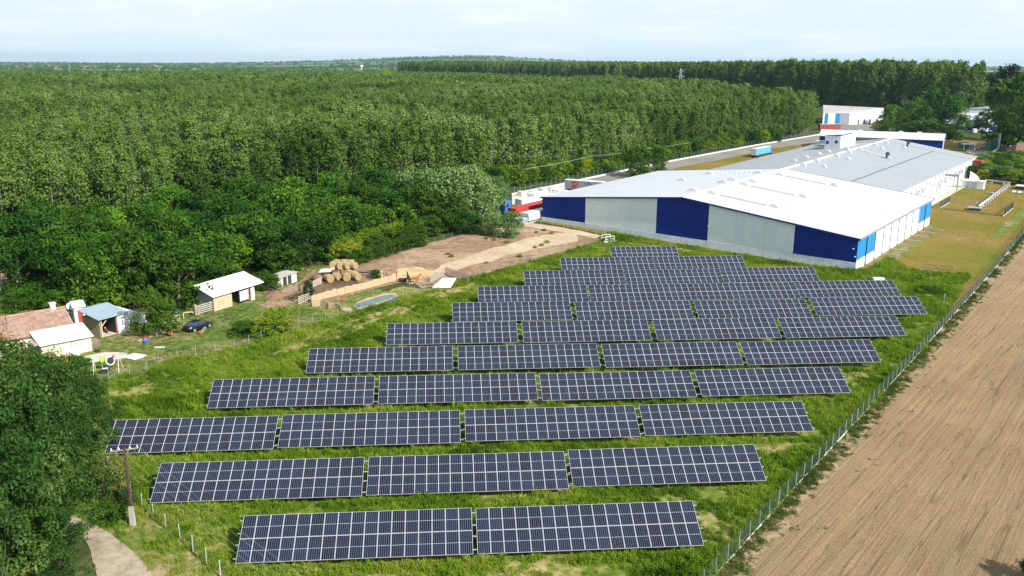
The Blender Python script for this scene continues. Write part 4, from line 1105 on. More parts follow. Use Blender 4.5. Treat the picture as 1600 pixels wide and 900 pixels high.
make_car('black hatchback with pale wheels parked nose right on the farm grass', (cc.x, cc.y, g(cc.x,cc.y)+.02), ca_+.05, M['carblack'], 1.08)
# lawn mower in front of it
p = P3(312.5,522.5); t = thing('lawn_mower', 'red push lawn mower with slanted handle in front of the black car', 'lawn mower', p, .9)
m = MB(); m.hexa([(-.3,-.28,.1),(.35,-.28,.1),(.35,.28,.1),(-.3,.28,.1)],[(-.25,-.22,.3),(.25,-.22,.3),(.25,.22,.3),(-.25,.22,.3)]); m.ball((0,0,.38), .16, 8, 5); part('deck', m, M['red'], t)
for x in (-.25, .28):
    for y in (-.3, .3):
        m = MB(); m.tube([(x,y-.03,.11),(x,y+.03,.11)], .11, 8); part('wheel', m, M['black'], t)
m = MB()
for y in (-.22, .22): m.tube([(.2,y,.25),(1.05,y,1.)], .022, 5)
m.tube([(1.05,-.22,1.),(1.05,.22,1.)], .022, 5); part('handle', m, M['galv'], t)
# garden chair frame behind the car
p = P3(295,498); t = thing('metal_trestle', 'bent cream metal garden frame behind the black car', 'frame', p, .3)
m = MB(); m.tube([(-.8,0,0),(-.8,0,.9),(-.3,0,1.15),(.6,0,1.1),(.8,0,.8)], .05, 5); m.tube([(-.8,.6,0),(-.8,.6,.9),(.7,.6,.9)], .05, 5); part('tube', m, M['cream'], t)
# pole gate left of the stable
a0, a1 = P3(306,493), P3(332,487)
a = ang(a0, a1); L = math.hypot(a1.x-a0.x, a1.y-a0.y)
t = thing('timber_gate', 'rustic pole gate with thick posts left of the stable wall', 'gate', a0, a)
for i in range(5):
    m = MB(); m.tube([(.3,0,.2+i*.33),(L,0,.35+i*.33)], .06, 6); part('pole', m, M['woodw'], t)
for x in (0, .45):
    m = MB(); m.box(x-.2,-.2,-.2,x+.2,.2,1.9 if x == 0 else 1.5); part('post', m, M['wood'], t)
# stable with white roof
s0, s1 = P3(335,487), P3(409,465)
a = ang(s0, s1); L = math.hypot(s1.x-s0.x, s1.y-s0.y)
t = thing('stable', 'rendered stable with bright white sheet roof and open dark bay', 'stable', s0, a)
e0 = HT(330,466,s0.x,s0.y)
D = 3.6; eh = 2.7; rh = 4.0
m = MB(); m.box(0,0,-.3,L*.37,.25,eh); m.box(0,.25,-.3,.25,D,eh+.3); part('wall', m, M['tan'], t)
m = MB(); m.add([(0,D,-.3),(0,0,-.3),(0,0,eh),(0,D,rh)], [(0,1,2,3)]); m.box(-.02,.3,-.3,.0,D,eh); m.box(.2,D-.2,-.3,L,D,rh-.2); part('back_wall', m, M['greyclad'], t)
m = MB(); m.box(L*.37,2.6,-.3,L*.74,2.7,2.5); part('bay_shade_back', m, M['shadow'], t)  # near-black sheet stands for the shade in the open bay
m = MB(); m.box(L*.53,-.05,.35,L*.71,.05,2.1); part('door', m, M['palewall'], t)
for x in (L*.72, L*.76):
    m = MB(); m.box(x,0,-.2,x+.15,.15,eh); part('post', m, M['wood'], t)
m = MB(); m.box(L*.77,.1,-.2,L*.86,.2,2.4); part('white_panel', m, M['offwhite'], t)
m = MB(); m.slab([(-.5,-.5,eh),(L+.3,-.5,eh),(L+.1,D+.4,rh+.25),(-.5,D+.4,rh+.25)], .1); part('roof', m, M['white'], t)
m = MB()
for i in range(3): m.slab([(L+.25-.1*i,1.+i*1.2,eh+.35+.2*i),(L+1.,1.1+i*1.2,eh+.3+.2*i),(L+1.,1.3+i*1.2,eh+.34+.2*i),(L+.2-.1*i,1.3+i*1.2,eh+.4+.2*i)], .06)
part('torn_batten', m, M['wood'], t)
m = MB()
for i in range(14): m.tube([(L*.8+.15*(i%7),.6+.3*(i//7),-.1),(L*.84+.2*(i%7),1.2,1.6+.1*(i%3))], .05, 5)
part('leaning_poles', m, M['wood'], t)
# earth heap and goat shed
p = P3(430,464); m = MB(); rr = random.Random(2); n = 12
vs = [(0,0,1.3)]; 
for j, (rr_, zz) in enumerate(((.7,1.),(1.5,.45),(2.3,-.1))):
    vs += [(rr_*math.cos(6.283*k/n)*1.2*rr.uniform(.85,1.15), rr_*math.sin(6.283*k/n)*rr.uniform(.85,1.15), zz+rr.uniform(-.08,.1)) for k in range(n)]
m.add(vs, [(0,1+k,1+(k+1)%n) for k in range(n)]+[(1+j*n+k,1+(j+1)*n+k,1+(j+1)*n+(k+1)%n,1+j*n+(k+1)%n) for j in range(2) for k in range(n)])
solo('earth_heap', m, M['soil'], 'brown earth heap between the stable and the goat shed', 'earth heap', p, smooth=True)
t, L = boxthing('goat_shed', 'low goat shed with grey slab roof and white doorposts', 'shed', (433,450), (464,440), 2.6, 1.75, M['offwhite'], M['concrete'], .14)
m = MB(); m.box(L*.3,-.04,.0,L*.72,-.01,1.6); part('opening_shade', m, M['shadow'], t)  # flat near-black panel stands for the shade inside the shed
m = MB(); m.box(L*.48,-.08,.0,L*.53,-.045,1.6); part('post', m, M['woodw'], t)
def pallets(label, px0, px1, h=1.1, mat='woodw', n=6, name='pallet_fence', slant=0., cat='fence', k=3):
    p0, p1 = P3(*px0), P3(*px1); L = math.hypot(p1.x-p0.x, p1.y-p0.y)
    t = thing(name, label, cat, p0, ang(p0, p1))
    nb_ = max(2, int(L/1.3))
    for b in range(nb_):
        x0 = L*b/nb_; x1 = L*(b+1)/nb_-.05
        for i in range(n):
            z = .08+(h-.1)*i/(n-1); m = MB(); m.box(x0,-.03,z-.05,x1,.0,z+.05); part('slat', m, M[mat], t)
        for i in range(k):
            x = x0+(x1-x0)*(i+.5)/k; m = MB(); m.box(x-.05,.002,-.1,x+.05,.09,h); part('batten', m, M['wood'], t)
    return t
pallets('grey pallet wall of the goat pen, left part below its roof', (440,462), (466,455), 1.0, 'wood')
pallets('reddish grey pallet wall in the middle of the goat pen', (470,456), (486,452), 1.15, 'wood')
pallets('pale pallet wall at the right end of the goat pen', (489,449), (503,443), 1.2, 'woodw')
pallets('pale gate of crossed slats at the left end of the reed fence', (466,475), (486,469), 1.3, 'woodw', 5)
pallets('whitish timber board fence standing behind the white board', (672,442), (696,429), 1.6, 'woodw', 6)
pallets('dark timber board fence running right from the whitish one', (696,429), (733,443), 1.6, 'wood', 6)
pallets('low tumbledown grey pallet fence right of the horses', (652,441), (670,437), .9, 'wood', 4)
p = P3(455,470); m = MB()
rr = random.Random(6)
for i in range(22):
    x, y = rr.uniform(-2,2), rr.uniform(-.8,.8); a_ = rr.uniform(0,3.1); m.tube([(x,y,.1+rr.random()*.7),(x+math.cos(a_)*1.1,y+math.sin(a_)*.8,.2+rr.random()*.7)], .07, 4)
solo('scrap_wood', m, M['darkwood'], 'dark heap of scrap wood along the goat pen', 'wood heap', p)
m = MB(); m.tube([(0,0,0),(0,0,.5)], [.2,.1], 8); m.ball((0,0,.62), .13, 8, 5)
solo('red_hydrant', m, M['red'], 'small red pump standing at the corner of the goat pen', 'pump', P3(473,460))
# round hay bales
def bale(label, px, dz=0., rz=0., r=.78, w=1.3, dx=0., dy=0.):
    p = P3(*px); m = MB(); m.tube([(0,-w/2,r),(0,-w/2+.08,r),(0,w/2-.08,r),(0,w/2,r)], [r*.93,r,r,r*.93], 18)
    t = thing('hay_bale', label, 'hay bale', (p.x+dx,p.y+dy,p.z+dz), rz)
    part('hay', m, M['straw'], t)
    m = MB()
    for k in range(5):
        y = -w/2+.2+k*(w-.4)/4; n = 18; m.tube([((r+.012)*math.cos(6.283*q/n), y, r+(r+.012)*math.sin(6.283*q/n)) for q in range(n+1)], .012, 3)
    part('twine', m, M['wood2'], t)
for i, (px, py, rz, l) in enumerate([(515,441,.6,'front left round hay bale of the bottom row'),(526,438,1.1,'second round hay bale of the bottom row'),(542,439,.25,'round hay bale facing the camera in the bottom row'),(553,435,1.,'right end round hay bale of the bottom row'),(548,434,.7,'round hay bale behind the one facing the camera'),(557,438,.9,'slumped round hay bale at the right end')]):
    bale(l, (px, py), 0, rz)
q0 = P3(537,430)
for i, (dx, dy, dz, l) in enumerate([(-2.2,.4,1.15,'upper hay bale at the left of the stack'),(-.8,.2,1.15,'upper hay bale second from the left on the stack'),(.6,.2,1.15,'upper hay bale second from the right on the stack'),(2.,.5,1.1,'upper hay bale at the right of the stack'),(-1.5,1.6,1.35,'topmost hay bale at the back left'),(0.,1.6,1.4,'topmost hay bale at the back middle'),(1.3,1.6,1.35,'topmost hay bale at the back right'),(-2.,2.2,0,'bottom hay bale hidden behind, left'),(-.3,2.2,0,'bottom hay bale hidden behind, middle'),(1.4,2.2,0,'bottom hay bale hidden behind, right'),(-1.4,.4,0,'inner bottom hay bale under the stack, left'),(.3,.3,0,'inner bottom hay bale under the stack, right')]):
    bale(l, (537,430), dz, .3+.25*i, dx=dx, dy=dy)
m = MB(); m.slab([(-1.3,-.7,.9),(1.2,-.9,1.1),(1.5,.8,1.5),(-1.1,.9,1.2)], .1); m.slab([(.4,-.6,1.2),(1.9,-.2,1.5),(1.7,1.,1.6),(.3,.7,1.3)], .08)
solo('white_sheets', m, M['offwhite'], 'crumpled whitish sheets leaning at the left of the hay bales', 'sheet', P3(509,431))
m = MB(); m.ball((0,0,.5), .9, 10, 6, 0, (1.3,1,.9)); m.ball((1.6,.3,.5), .8, 10, 6)
solo('brown_manure_heap', m, M['soil'], 'brown heap in tree shade left of the hay bales', 'heap', P3(496,438), smooth=True)
m = MB(); m.box(-.5,-.3,0,.5,.3,.9)
solo('white_crate', m, M['white'], 'small white crate right of the hay bales', 'crate', P3(555,426))
m = MB(); m.tube([(-1.2,0,.5),(1.3,-.1,.5)], .45, 8)
solo('log_trunk', m, M['bark'], 'thick dark log lying right of the hay bales', 'log', P3(564,427))
p = P3(587,430); m = MB(); rr = random.Random(9)
for i in range(34):
    x = rr.uniform(-2.6,2.2); y = rr.uniform(-1,1); z = rr.uniform(.15,1.3*(1-abs(x)/3.)); a_ = rr.uniform(-.4,.4); m.tube([(x-1.,y-math.sin(a_),z),(x+1.,y+math.sin(a_),z+.05)], .1, 5)
solo('branch_pile', m, M['bark'], 'large pile of grey branches and logs behind the rusty box', 'wood pile', p)
t, L = boxthing('feed_box', 'tan wooden feed box with rusty frame below the branch pile', 'box', (589,434.5), (601,434), 1., 1.3, M['tan'])
m = MB()
for x in (0, 1.1, 2.2): m.box(x-.05,-.05,-.1,x+.05,.05,2.)
m.box(0,-.03,.6,2.2,.03,.68); m.box(0,-.03,1.5,2.2,.03,1.58); m.box(-.03,0,1.9,.03,1.6,2.)
solo('rusty_rack', m, M['orange'], 'rusty hay rack frame right of the tan feed box', 'rack', P3(603,435))
# reed fence: panels between posts
rl = pxy([(487,474),(500,469),(520,464),(545,458),(570,452),(595,445),(619,438)])
t = thing('reed_fence', 'long pale reed mat fence between horse yard and pool lawn', 'fence', (rl[0][0], rl[0][1], g(*rl[0])))
o = Vector((rl[0][0], rl[0][1], g(*rl[0])))
for i in range(len(rl)-1):
    a_, b_ = Vector(rl[i]), Vector(rl[i+1]); n = 4
    for k in range(n):
        p, q = a_.lerp(b_, k/n), a_.lerp(b_, (k+.985)/n); zp, zq = g(*p)-o.z, g(*q)-o.z; h = 1.35+.08*math.sin(i*4+k*2.1)
        d = (q-p).normalized(); nn_ = Vector((-d.y, d.x))*(.04+.05*math.sin(k*3+i)); p_, q_ = p-o.xy, q-o.xy
        m = MB(); m.hexa([(p_.x,p_.y,zp-.1),(q_.x,q_.y,zq-.1),(q_.x-d.y*.05,q_.y+d.x*.05,zq-.1),(p_.x-d.y*.05,p_.y+d.x*.05,zp-.1)],[(p_.x+nn_.x,p_.y+nn_.y,zp+h),(q_.x+nn_.x,q_.y+nn_.y,zq+h),(q_.x-d.y*.05,q_.y+d.x*.05,zq+h),(p_.x-d.y*.05,p_.y+d.x*.05,zp+h)])
        part('reed_panel', m, M['reed'], t)
t = thing('reed_fence', 'short crooked reed screen left of the young tree', 'fence', P3(488,479))
for i, (x, y, r_) in enumerate(((0,0,.2),(1.6,.1,-.5),(3.,-.9,-.2),(4.2,-1.4,-.7))):
    m = MB(); m.box(0,-.03,-.2,1.5,.03,1.15); part('reed_panel', m, M['reed'], t, loc=(x,y,0), rot=(0,.05*i,r_))
m = MB(); m.tube([(0,0,.2),(.5,.1,.35),(.8,0,.25)], [.25,.2,.05], 6)
solo('red_toy', m, M['red'], 'small red plastic toy lying on the pool lawn', 'toy', P3(531,471))
m = MB(); m.box(-.5,-.2,0,.6,.2,.3); solo('blue_tub', m, M['plasticblue'], 'small blue tub beside the right end of the pond', 'tub', P3(615,472))
m = MB(); m.box(-.3,-.2,0,.3,.2,.25); solo('orange_tub', m, M['orange'], 'small orange tub right of the blue tub by the pond', 'tub', P3(622,471))
m = MB(); rr = random.Random(12)
for i in range(26):
    x, y = rr.uniform(-2.2,2.2), rr.uniform(-.7,.7); a_ = rr.uniform(-1,1); L = rr.uniform(.6,1.5); m.tube([(x,y,.1),(x+L*math.cos(a_),y+L*.4*math.sin(a_),rr.uniform(.2,1.3))], .04, 4)
solo('brushwood', m, M['wood'], 'heap of bare brushwood beside the wire fence left of the pond', 'brushwood', P3(538,485))
m = MB(); m.ball((0,0,.25), .9, 10, 5, 0, (1.3,.8,.5)); solo('sand_heap', m, M['sand'], 'small sand heap in front of the brushwood', 'sand heap', P3(541,486), smooth=True)
# white board
w0 = P3(683,447); m = MB(); m.slab([(-1.6,-1.5,.25),(2.,-1.6,.35),(2.9,1.7,1.35),(.2,1.9,1.3)], .12)
solo('white_board', m, M['white'], 'large white panel leaning on the ground below the timber fence', 'panel', P3(689,448))
m = MB()
for i in range(4): m.slab([(-1.2+i*.3,-.5,.2+.1*i),(.9+i*.2,-.4,.3+.12*i),(.9+i*.2,-.1,.3+.12*i),(-1.2+i*.3,-.2,.25+.1*i)], .06)
solo('board_heap', m, M['wood'], 'heap of grey boards left of the large white panel', 'boards', P3(670,445))
m = MB(); m.tube([(-.8,0,.45),(.7,0,.45)], .42, 10); solo('black_trough', m, M['black'], 'black trough standing left of the dark horse', 'trough', P3(629.5,441))
# ---------------------------------------------------------------- horses
def horse(label, p, rz, mat, s=1.):
    V = [(.62,0,1.12),(.25,0,1.08),(-.2,0,1.10),(-.62,0,1.15),(.88,0,1.38),(1.08,0,1.66),(1.22,0,1.86),(1.42,0,1.70),(1.60,0,1.52)]
    Rr = [(.24,.27),(.27,.30),(.27,.29),(.26,.28),(.15,.2),(.11,.15),(.10,.12),(.08,.1),(.055,.065)]
    E_ = [(0,1),(1,2),(2,3),(0,4),(4,5),(5,6),(6,7),(7,8)]
    def leg(root, y, pts, rr2):
        prev = root
        for (x, z), r in zip(pts, rr2):
            V.append((x, y, z)); Rr.append((r, r)); E_.append((prev, len(V)-1)); prev = len(V)-1
    for y in (-.16, .16):
        dx = .1 if y > 0 else -.04
        leg(0, y, [(.62,.82),(.64+dx,.46),(.62+dx,.12),(.68+dx,.02)], [.115,.06,.045,.06])
        leg(3, y, [(-.66,.85),(-.84+dx,.50),(-.76+dx,.14),(-.70+dx,.02)], [.14,.07,.045,.06])
    me = bpy.data.meshes.new('body'); me.from_pydata(V, E_, []); me.materials.append(mat)
    t = thing('horse', label, 'horse', p, rz); t.scale = (s, s, s)
    o = link('body', me, t)
    sk = o.modifiers.new('skin', 'SKIN')
    for i, sv in enumerate(me.skin_vertices[0].data): sv.radius = Rr[i]; sv.use_root = (i == 3)
    sk.use_smooth_shade = True
    ss = o.modifiers.new('sub', 'SUBSURF'); ss.levels = 1; ss.render_levels = 2
    m = MB(); m.tube([(-.86,0,1.25),(-1.02,0,1.0),(-1.0,0,.6)], [.05,.09,.03], 6); part('tail', m, M['hair'], t)
    m = MB(); m.slab([(.7,-.02,1.5),(1.15,-.02,1.98),(1.2,.02,1.93),(.85,.02,1.42)], .04); part('mane', m, M['hair'], t)
    for sy in (-1, 1): m = MB(); m.tube([(1.22,sy*.06,1.94),(1.24,sy*.09,2.08)], [.035,.008], 5); part('ear', m, mat, t)
    return t
p = P3(639,443.5); horse('dark brown horse standing end-on left of the chestnut one', (p.x, p.y, p.z), 1.9, M['horse_dark'], 1.12)
p = P3(647.5,443); horse('chestnut horse facing right with head raised near the straw', (p.x, p.y, p.z), .25, M['horse_bay'], 1.0)

# ---------------------------------------------------------------- footbridge, culvert, lorries and storage
p = P3(946,379); t = thing('footbridge_rail', 'small white pipe handrail over a stone culvert by the warehouse wall', 'handrail', p, .35)
m = MB()
for x in (0, 2.4):
    for y in (0, 2.2): m.tube([(x,y,-.2),(x,y,1.5)], .07, 6)
for z in (.8, 1.5): m.tube([(0,0,z),(2.4,0,z)], .06, 6); m.tube([(0,2.2,z),(2.4,2.2,z)], .06, 6)
part('rail', m, M['white'], t)
m = MB(); m.box(-.8,-.8,-.2,2.8,-.3,.5); m.box(-.5,-1.3,-.2,1.,-.8,.25); part('stone_block', m, M['concrete'], t)
m = MB(); m.tube([(0,0,0),(0,0,2.3)], .05, 5); m.ball((0,0,2.3), .14, 6, 4)
solo('sensor_pole', m, M['galv'], 'thin sensor pole standing in the weeds near the right fence', 'pole', P3(1474,479))
m = MB(); m.box(-1.1,-.5,.4,1.1,.5,.95); m.box(-.95,-.4,-.2,-.8,-.3,.4); m.box(.8,-.4,-.2,.95,-.3,.4)
solo('inverter_box', m, M['white'], 'white inverter box behind the right tables of the eighth row', 'inverter box', P3(1372,441))
m = MB(); m.box(-1.,-.4,.2,1.,.4,.7)
solo('white_cabinet', m, M['white'], 'white cabinet at the bottom picture edge among the weeds', 'cabinet', P3(940,921))

def lorry(label, px0, px1, cabcol, side, W_=2.5, H=3.9, L=None, cab=True, name='lorry', bodylabel=None):
    p0, p1 = P3(*px0), P3(*px1); a = ang(p0, p1); L = L or math.hypot(p1.x-p0.x, p1.y-p0.y)
    t = thing(name, label, 'lorry' if cab else 'trailer', p0, a)
    m = MB(); m.box(0,0,1.15,L,W_,H); part('cargo_box', m, side, t)
    m = MB(); m.box(-.03,-.03,H,L+.03,W_+.03,H+.08); part('box_roof', m, M['white'], t)
    m = MB(); m.box(-.05,.05,1.2,-.01,W_-.05,H-.1); part('rear_door', m, M['offwhite'], t)
    m = MB(); m.box(.2,.3,.8,L-.2,W_-.3,1.14); part('chassis', m, M['dark'], t)
    for x in (1.4,2.7,4.0)+((L+1.3,) if cab else ()):
        for y in (.15, W_-.15):
            m = MB(); m.tube([(x,y-.15,.5),(x,y+.15,.5)], .5, 12); part('wheel', m, M['black'], t)
    if cab:
        m = MB(); m.hexa([(L+.4,.05,.6),(L+2.5,.05,.6),(L+2.5,W_-.05,.6),(L+.4,W_-.05,.6)],[(L+.4,.1,3.5),(L+2.1,.1,3.5),(L+2.1,W_-.1,3.5),(L+.4,W_-.1,3.5)]); part('cab', m, cabcol, t)
        m = MB(); m.box(L+1.3,.0,1.9,L+2.1,.07,2.8); m.hexa([(L+2.36,.2,1.9),(L+2.40,.2,1.9),(L+2.40,W_-.2,1.9),(L+2.36,W_-.2,1.9)],[(L+2.20,.2,2.9),(L+2.24,.2,2.9),(L+2.24,W_-.2,2.9),(L+2.20,W_-.2,2.9)]); part('cab_window', m, M['glass'], t)
    return t
lorry('blue-sided lorry with white roof parked beside the factory road', (1181,247), (1204,241), M['cobalt'], M['blue'])
# blue tractor unit among trees
p = P3(795,334); t = thing('blue_tractor_unit', 'bright blue lorry cab half hidden by trees left of the warehouse', 'lorry cab', (p.x, p.y, p.z), R(215))
m = MB(); m.hexa([(0,-1.25,.7),(2.3,-1.25,.7),(2.3,1.25,.7),(0,1.25,.7)],[(0,-1.2,3.9),(1.9,-1.2,3.9),(1.9,1.2,3.9),(0,1.2,3.9)]); part('cab', m, M['cobalt'], t)
m = MB(); m.box(.9,-1.27,2.2,1.8,-1.24,3.1); m.box(.9,1.21,2.2,1.8,1.27,3.1); part('cab_window', m, M['glass'], t)
m = MB(); m.box(-3.6,-1.1,.6,-.05,1.1,1.1); part('chassis', m, M['cobalt'], t)
for x in (1.3, -2.6):
    for y in (-1.15, 1.15):
        m = MB(); m.tube([(x,y-.15,.5),(x,y+.15,.5)], .5, 12); part('wheel', m, M['black'], t)
# red and white long trailers beside the left wall
def container(name, label, u0, w0, u1, w1, z0, z1, mat, top, cat='container', plus=None):
    t = thing(name, label, cat, B0, A1)
    m = bmb(); m.box(u0,w0,z0,u1,w1,z1); part('box', m, mat, t)
    m = bmb(); m.box(u0-.02,w0-.02,z1,u1+.02,w1+.02,z1+.12); part('top', m, top, t)
    m = bmb(); n = int((w1-w0)/1.5)
    for i in range(n): w = w0+(w1-w0)*(i+.5)/n; m.box(u0-.05,w-.06,z0,u0-.005,w+.06,z1-.1); m.box(u1+.005,w-.06,z0,u1+.05,w+.06,z1-.1)
    part('rib', m, mat, t)
    return t
container('red_trailer', 'long red open-topped trailer behind the left navy corner', -91.6, -6., -88.7, 24., .9, 3.8, M['red'], M['red'], 'trailer')
container('white_trailer', 'long white-topped trailer just left of the left navy corner', -87.7, -5.4, -84.9, 22., .9, 2.9, M['palewall'], M['white'], 'trailer')
container('grey_pallet_row', 'row of wrapped grey pallets below the white trailer', -87.8, -8.4, -84.8, -5.8, -.3, 1.8, M['greyclad'], M['palewall'], 'pallets')
# wrapped bundles
rr = random.Random(21)
k = 0
for (px, py, sx, sy, sz) in [(826,322,9,3,2.6),(838,312,7,2.6,2.4),(832,305,3,2,1.6),(848,303,3,2.4,2.2),(862,303,3,2.4,2.4),(872,304,3.5,2.4,2.),(881,305,3,2.2,1.6),(852,311,4,2.4,1.8),(868,310,5,2.4,1.6),(842,318,8,2.6,1.6),(855,318,6,2.4,1.5),(815,306,2.6,2.2,1.6)]:
    p = P3(px, py); t = thing('wrapped_bundle', ['large grey-ended white wrapped stack, lowest left in the storage yard','long white wrapped stack above the red trailer','small white bundle at the kerb end','round white bundle near the kerb, second from left','tall white bundle in the middle by the kerb','white bundle right of the tall one','low white bundle next to the grey trailer','flat white bundle in the yard middle','flat white bundle toward the warehouse roof','long flat bundle against the red trailer','low bundle just over the warehouse eave','small white bundle at the far left by the trees'][k], 'bundle', p, A1+R(90)+rr.uniform(-.2,.2))
    m = MB()
    m.hexa([(-sx/2,-sy/2,-.1),(sx/2,-sy/2,-.1),(sx/2,sy/2,-.1),(-sx/2,sy/2,-.1)],[(-sx/2+.2,-sy/2+.15,sz*.9),(sx/2-.2,-sy/2+.15,sz),(sx/2-.2,sy/2-.15,sz*.92),(-sx/2+.2,sy/2-.15,sz)])
    part('wrap', m, M['pile'] if k else M['palewall'], t)
    m = MB(); m.box(-sx/2-.1,-sy/2,-.1,sx/2+.1,sy/2,.14); part('pallet', m, M['wood'], t)
    k += 1
# grey trailer with red print
q0, q1 = P3(882,299.5), P3(925,300)
z_ = g(q0.x, q0.y)
base = Vector((q0.x, q0.y, z_)); top_ = HT(882,286,q0.x,q0.y)
a = R(-28); t = thing('billboard_trailer', 'grey curtain trailer with large red letter and star behind the warehouse roof', 'trailer', base, a)
L = 13.6; H = 3.9
m = MB(); m.box(0,0,1.1,L,2.5,H); part('cargo_box', m, M['graphic'], t)
m = MB(); m.box(-.04,-.04,H,L+.04,2.54,H+.1); part('box_roof', m, M['white'], t)
m = MB(); m.box(.3,.2,.6,L-.3,2.3,1.08); part('chassis', m, M['dark'], t)
for x in (1.4,2.7,4.0):
    for y in (.15, 2.35):
        m = MB(); m.tube([(x,y-.15,.5),(x,y+.15,.5)], .5, 12); part('wheel', m, M['black'], t)
def letterR(m, x, z, s, y, f=0):
    B_ = lambda x0,z0,x1,z1: m.box(x+x0*s, y, z+z0*s, x+x1*s, y+.02, z+z1*s)
    B_(0,-.05,.28,1.); B_(-.12,-.05,.42,.1); B_(-.12,.88,.9,1.05); B_(.8,.5,1.05,.95); B_(.28,.38,.95,.55)
    m.hexa([(x+.55*s,y,z),(x+.95*s,y,z),(x+.95*s,y+.02,z),(x+.55*s,y+.02,z)],[(x+.3*s,y,z+.42*s),(x+.6*s,y,z+.42*s),(x+.6*s,y+.02,z+.42*s),(x+.3*s,y+.02,z+.42*s)])
m = MB(); letterR(m, 2.75, 1.45, 2.05, -.035); part('letter_outline', m, M['dark'], t)
m = MB(); letterR(m, 2.9, 1.55, 1.9, -.06); part('letter', m, M['red'], t)
m = MB()
for x, s in ((7.,.35),(8.2,.6),(9.2,.4)): m.box(x,-.03,2.9,x+s,-.01,2.9+s)
part('dark_print', m, M['dark'], t)
# far parked vehicles and yard clutter
for i, (px, py, c, l, sc) in enumerate([(1552,215,M['carblack'],'black car at the left of the row under the shady trees',1.),(1560,215,M['carsilver'],'silver car in the row under the shady trees',1.),(1568,215,M['carblack'],'dark car in the row right of the silver one',1.),(1576,214,M['carsilver'],'pale car at the right of the row under the trees',1.),(1513,240,M['carsilver'],'silver car on the yard road beyond the grey hall eave',1.),(1346,186,M['carsilver'],'silver van-like car under the pipe rack of the far factory',1.2),(1356,186,M['blue'],'blue car under the pipe rack of the far factory',1.2)]):
    make_car(l, P3(px, py), .1+.2*i, c, sc)
for i, (px, py, l) in enumerate([(1540,164,'white van far away on the road beside the tall wood'),(1522,208,'white van in front of the far right warehouse'),(1535,207,'white van right of the purple tree'),(1330,190,'pale van by the grey wall of the far factory')]):
    p = P3(px, py); t = thing('white_van', l, 'van', p, .3+i)
    m = MB(); m.hexa([(-2.6,-1,.4),(2.6,-1,.4),(2.6,1,.4),(-2.6,1,.4)],[(-2.6,-.95,2.5),(1.4,-.95,2.5),(1.4,.95,2.5),(-2.6,.95,2.5)]); part('body', m, M['white'], t)
    m = MB(); m.hexa([(1.62,-.9,1.5),(2.1,-.9,1.5),(2.1,.9,1.5),(1.62,.9,1.5)],[(1.3,-.85,2.3),(1.55,-.85,2.3),(1.55,.85,2.3),(1.3,.85,2.3)]); part('windscreen', m, M['glass'], t)
    for x in (-1.7, 1.7):
        for y in (-.95, .95): m = MB(); m.tube([(x,y-.1,.36),(x,y+.1,.36)], .36, 10); part('wheel', m, M['black'], t)
rr = random.Random(31)
k = 0
for (px, py) in [(1522,229),(1527,231),(1531,228),(1536,230),(1540,232),(1533,233),(1544,228),(1528,234),(1538,227)]:
    p = P3(px, py); m = MB()
    for i in range(7):
        a_ = rr.uniform(0, 3.1); x, y = rr.uniform(-1.3,1.3), rr.uniform(-.9,.9); z = rr.uniform(.2,1.5); m.tube([(x-math.cos(a_)*.9,y-math.sin(a_)*.9,z),(x+math.cos(a_)*.9,y+math.sin(a_)*.9,z)], .26, 6)
    solo('timber_pile', m, M['wood2'], 'orange-brown pile of timber in the yard beyond the grey hall', 'timber pile', p, 0, 'piles of timber beyond the grey hall'); k += 1
for i, (px0, px1, d, h, mt, l) in enumerate([((1502,232),(1514,232),3,2.6,'green','green container at the left end of the timber piles'),((1546,236),(1559,236),4,4.,'green','dark green pitched container before the portal pipe'),((1590,222),(1606,222),3,3.,'green','bright green container above the brown-roofed hut'),((1569,229),(1581,229),3,2.4,'palewall','pale skip right of the portal pipe'),((1568,236),(1579,236),2.6,2.,'grey','grey low trailer in front of the pale skip')]):
    boxthing('yard_container', l, 'container', px0, px1, d, h, M[mt], M[mt], .2)
t = thing('canopy', 'small white canopy roof on posts left of the timber piles', 'canopy', P3(1512,236))
m = MB(); m.box(-3,-1.5,3.2,3,1.5,3.5); part('roof', m, M['white'], t)
for x in (-2.6, 2.6):
    m = MB(); m.box(x-.12,-1.2,-.3,x+.12,-1,3.2); part('leg', m, M['offwhite'], t)
p = P3(1586,246); t = thing('brown_roofed_hut', 'hut with brown pitched roof at the right picture edge', 'hut', p, 0)
m = MB(); m.box(0,0,-.3,9,7,3.2); part('wall', m, M['tan'], t)
m = MB(); m.slab([(-.5,-.5,3.2),(9.5,-.5,3.2),(7.5,3.5,6.2),(2.,3.5,6.2)], .15); m.slab([(2.,3.5,6.2),(7.5,3.5,6.2),(9.5,7.5,3.2),(-.5,7.5,3.2)], .15); m.slab([(-.5,7.5,3.2),(-.5,-.5,3.2),(2.,3.5,6.2),(2.,3.5,6.2)], .15); part('roof', m, M['brownroof'], t)
for i, (px, py, w, l) in enumerate([(1541,134,12,'red-roofed white house glimpsed beyond the tall wood'),(1533,131,9,'smaller pinkish-roofed house left of the red-roofed one')]):
    x, y = hz(px, py, 14.); t = thing('far_house', l, 'house', (x, y, 9.)); s = math.hypot(x, y)/1365
    W2, H2 = 9*s, 3.*s
    m = MB(); m.box(-W2/2,0,-6,W2/2,10,4.5); part('wall', m, M['white'], t)
    m = MB(); m.slab([(-W2/2-1,-1,4.3),(W2/2+1,-1,4.3),(W2/2,6,10.5),(-W2/2,6,10.5)], .3); m.slab([(-W2/2,6,10.5),(W2/2,6,10.5),(W2/2+1,13,4.3),(-W2/2-1,13,4.3)], .3); part('roof', m, M['redhouse'], t)

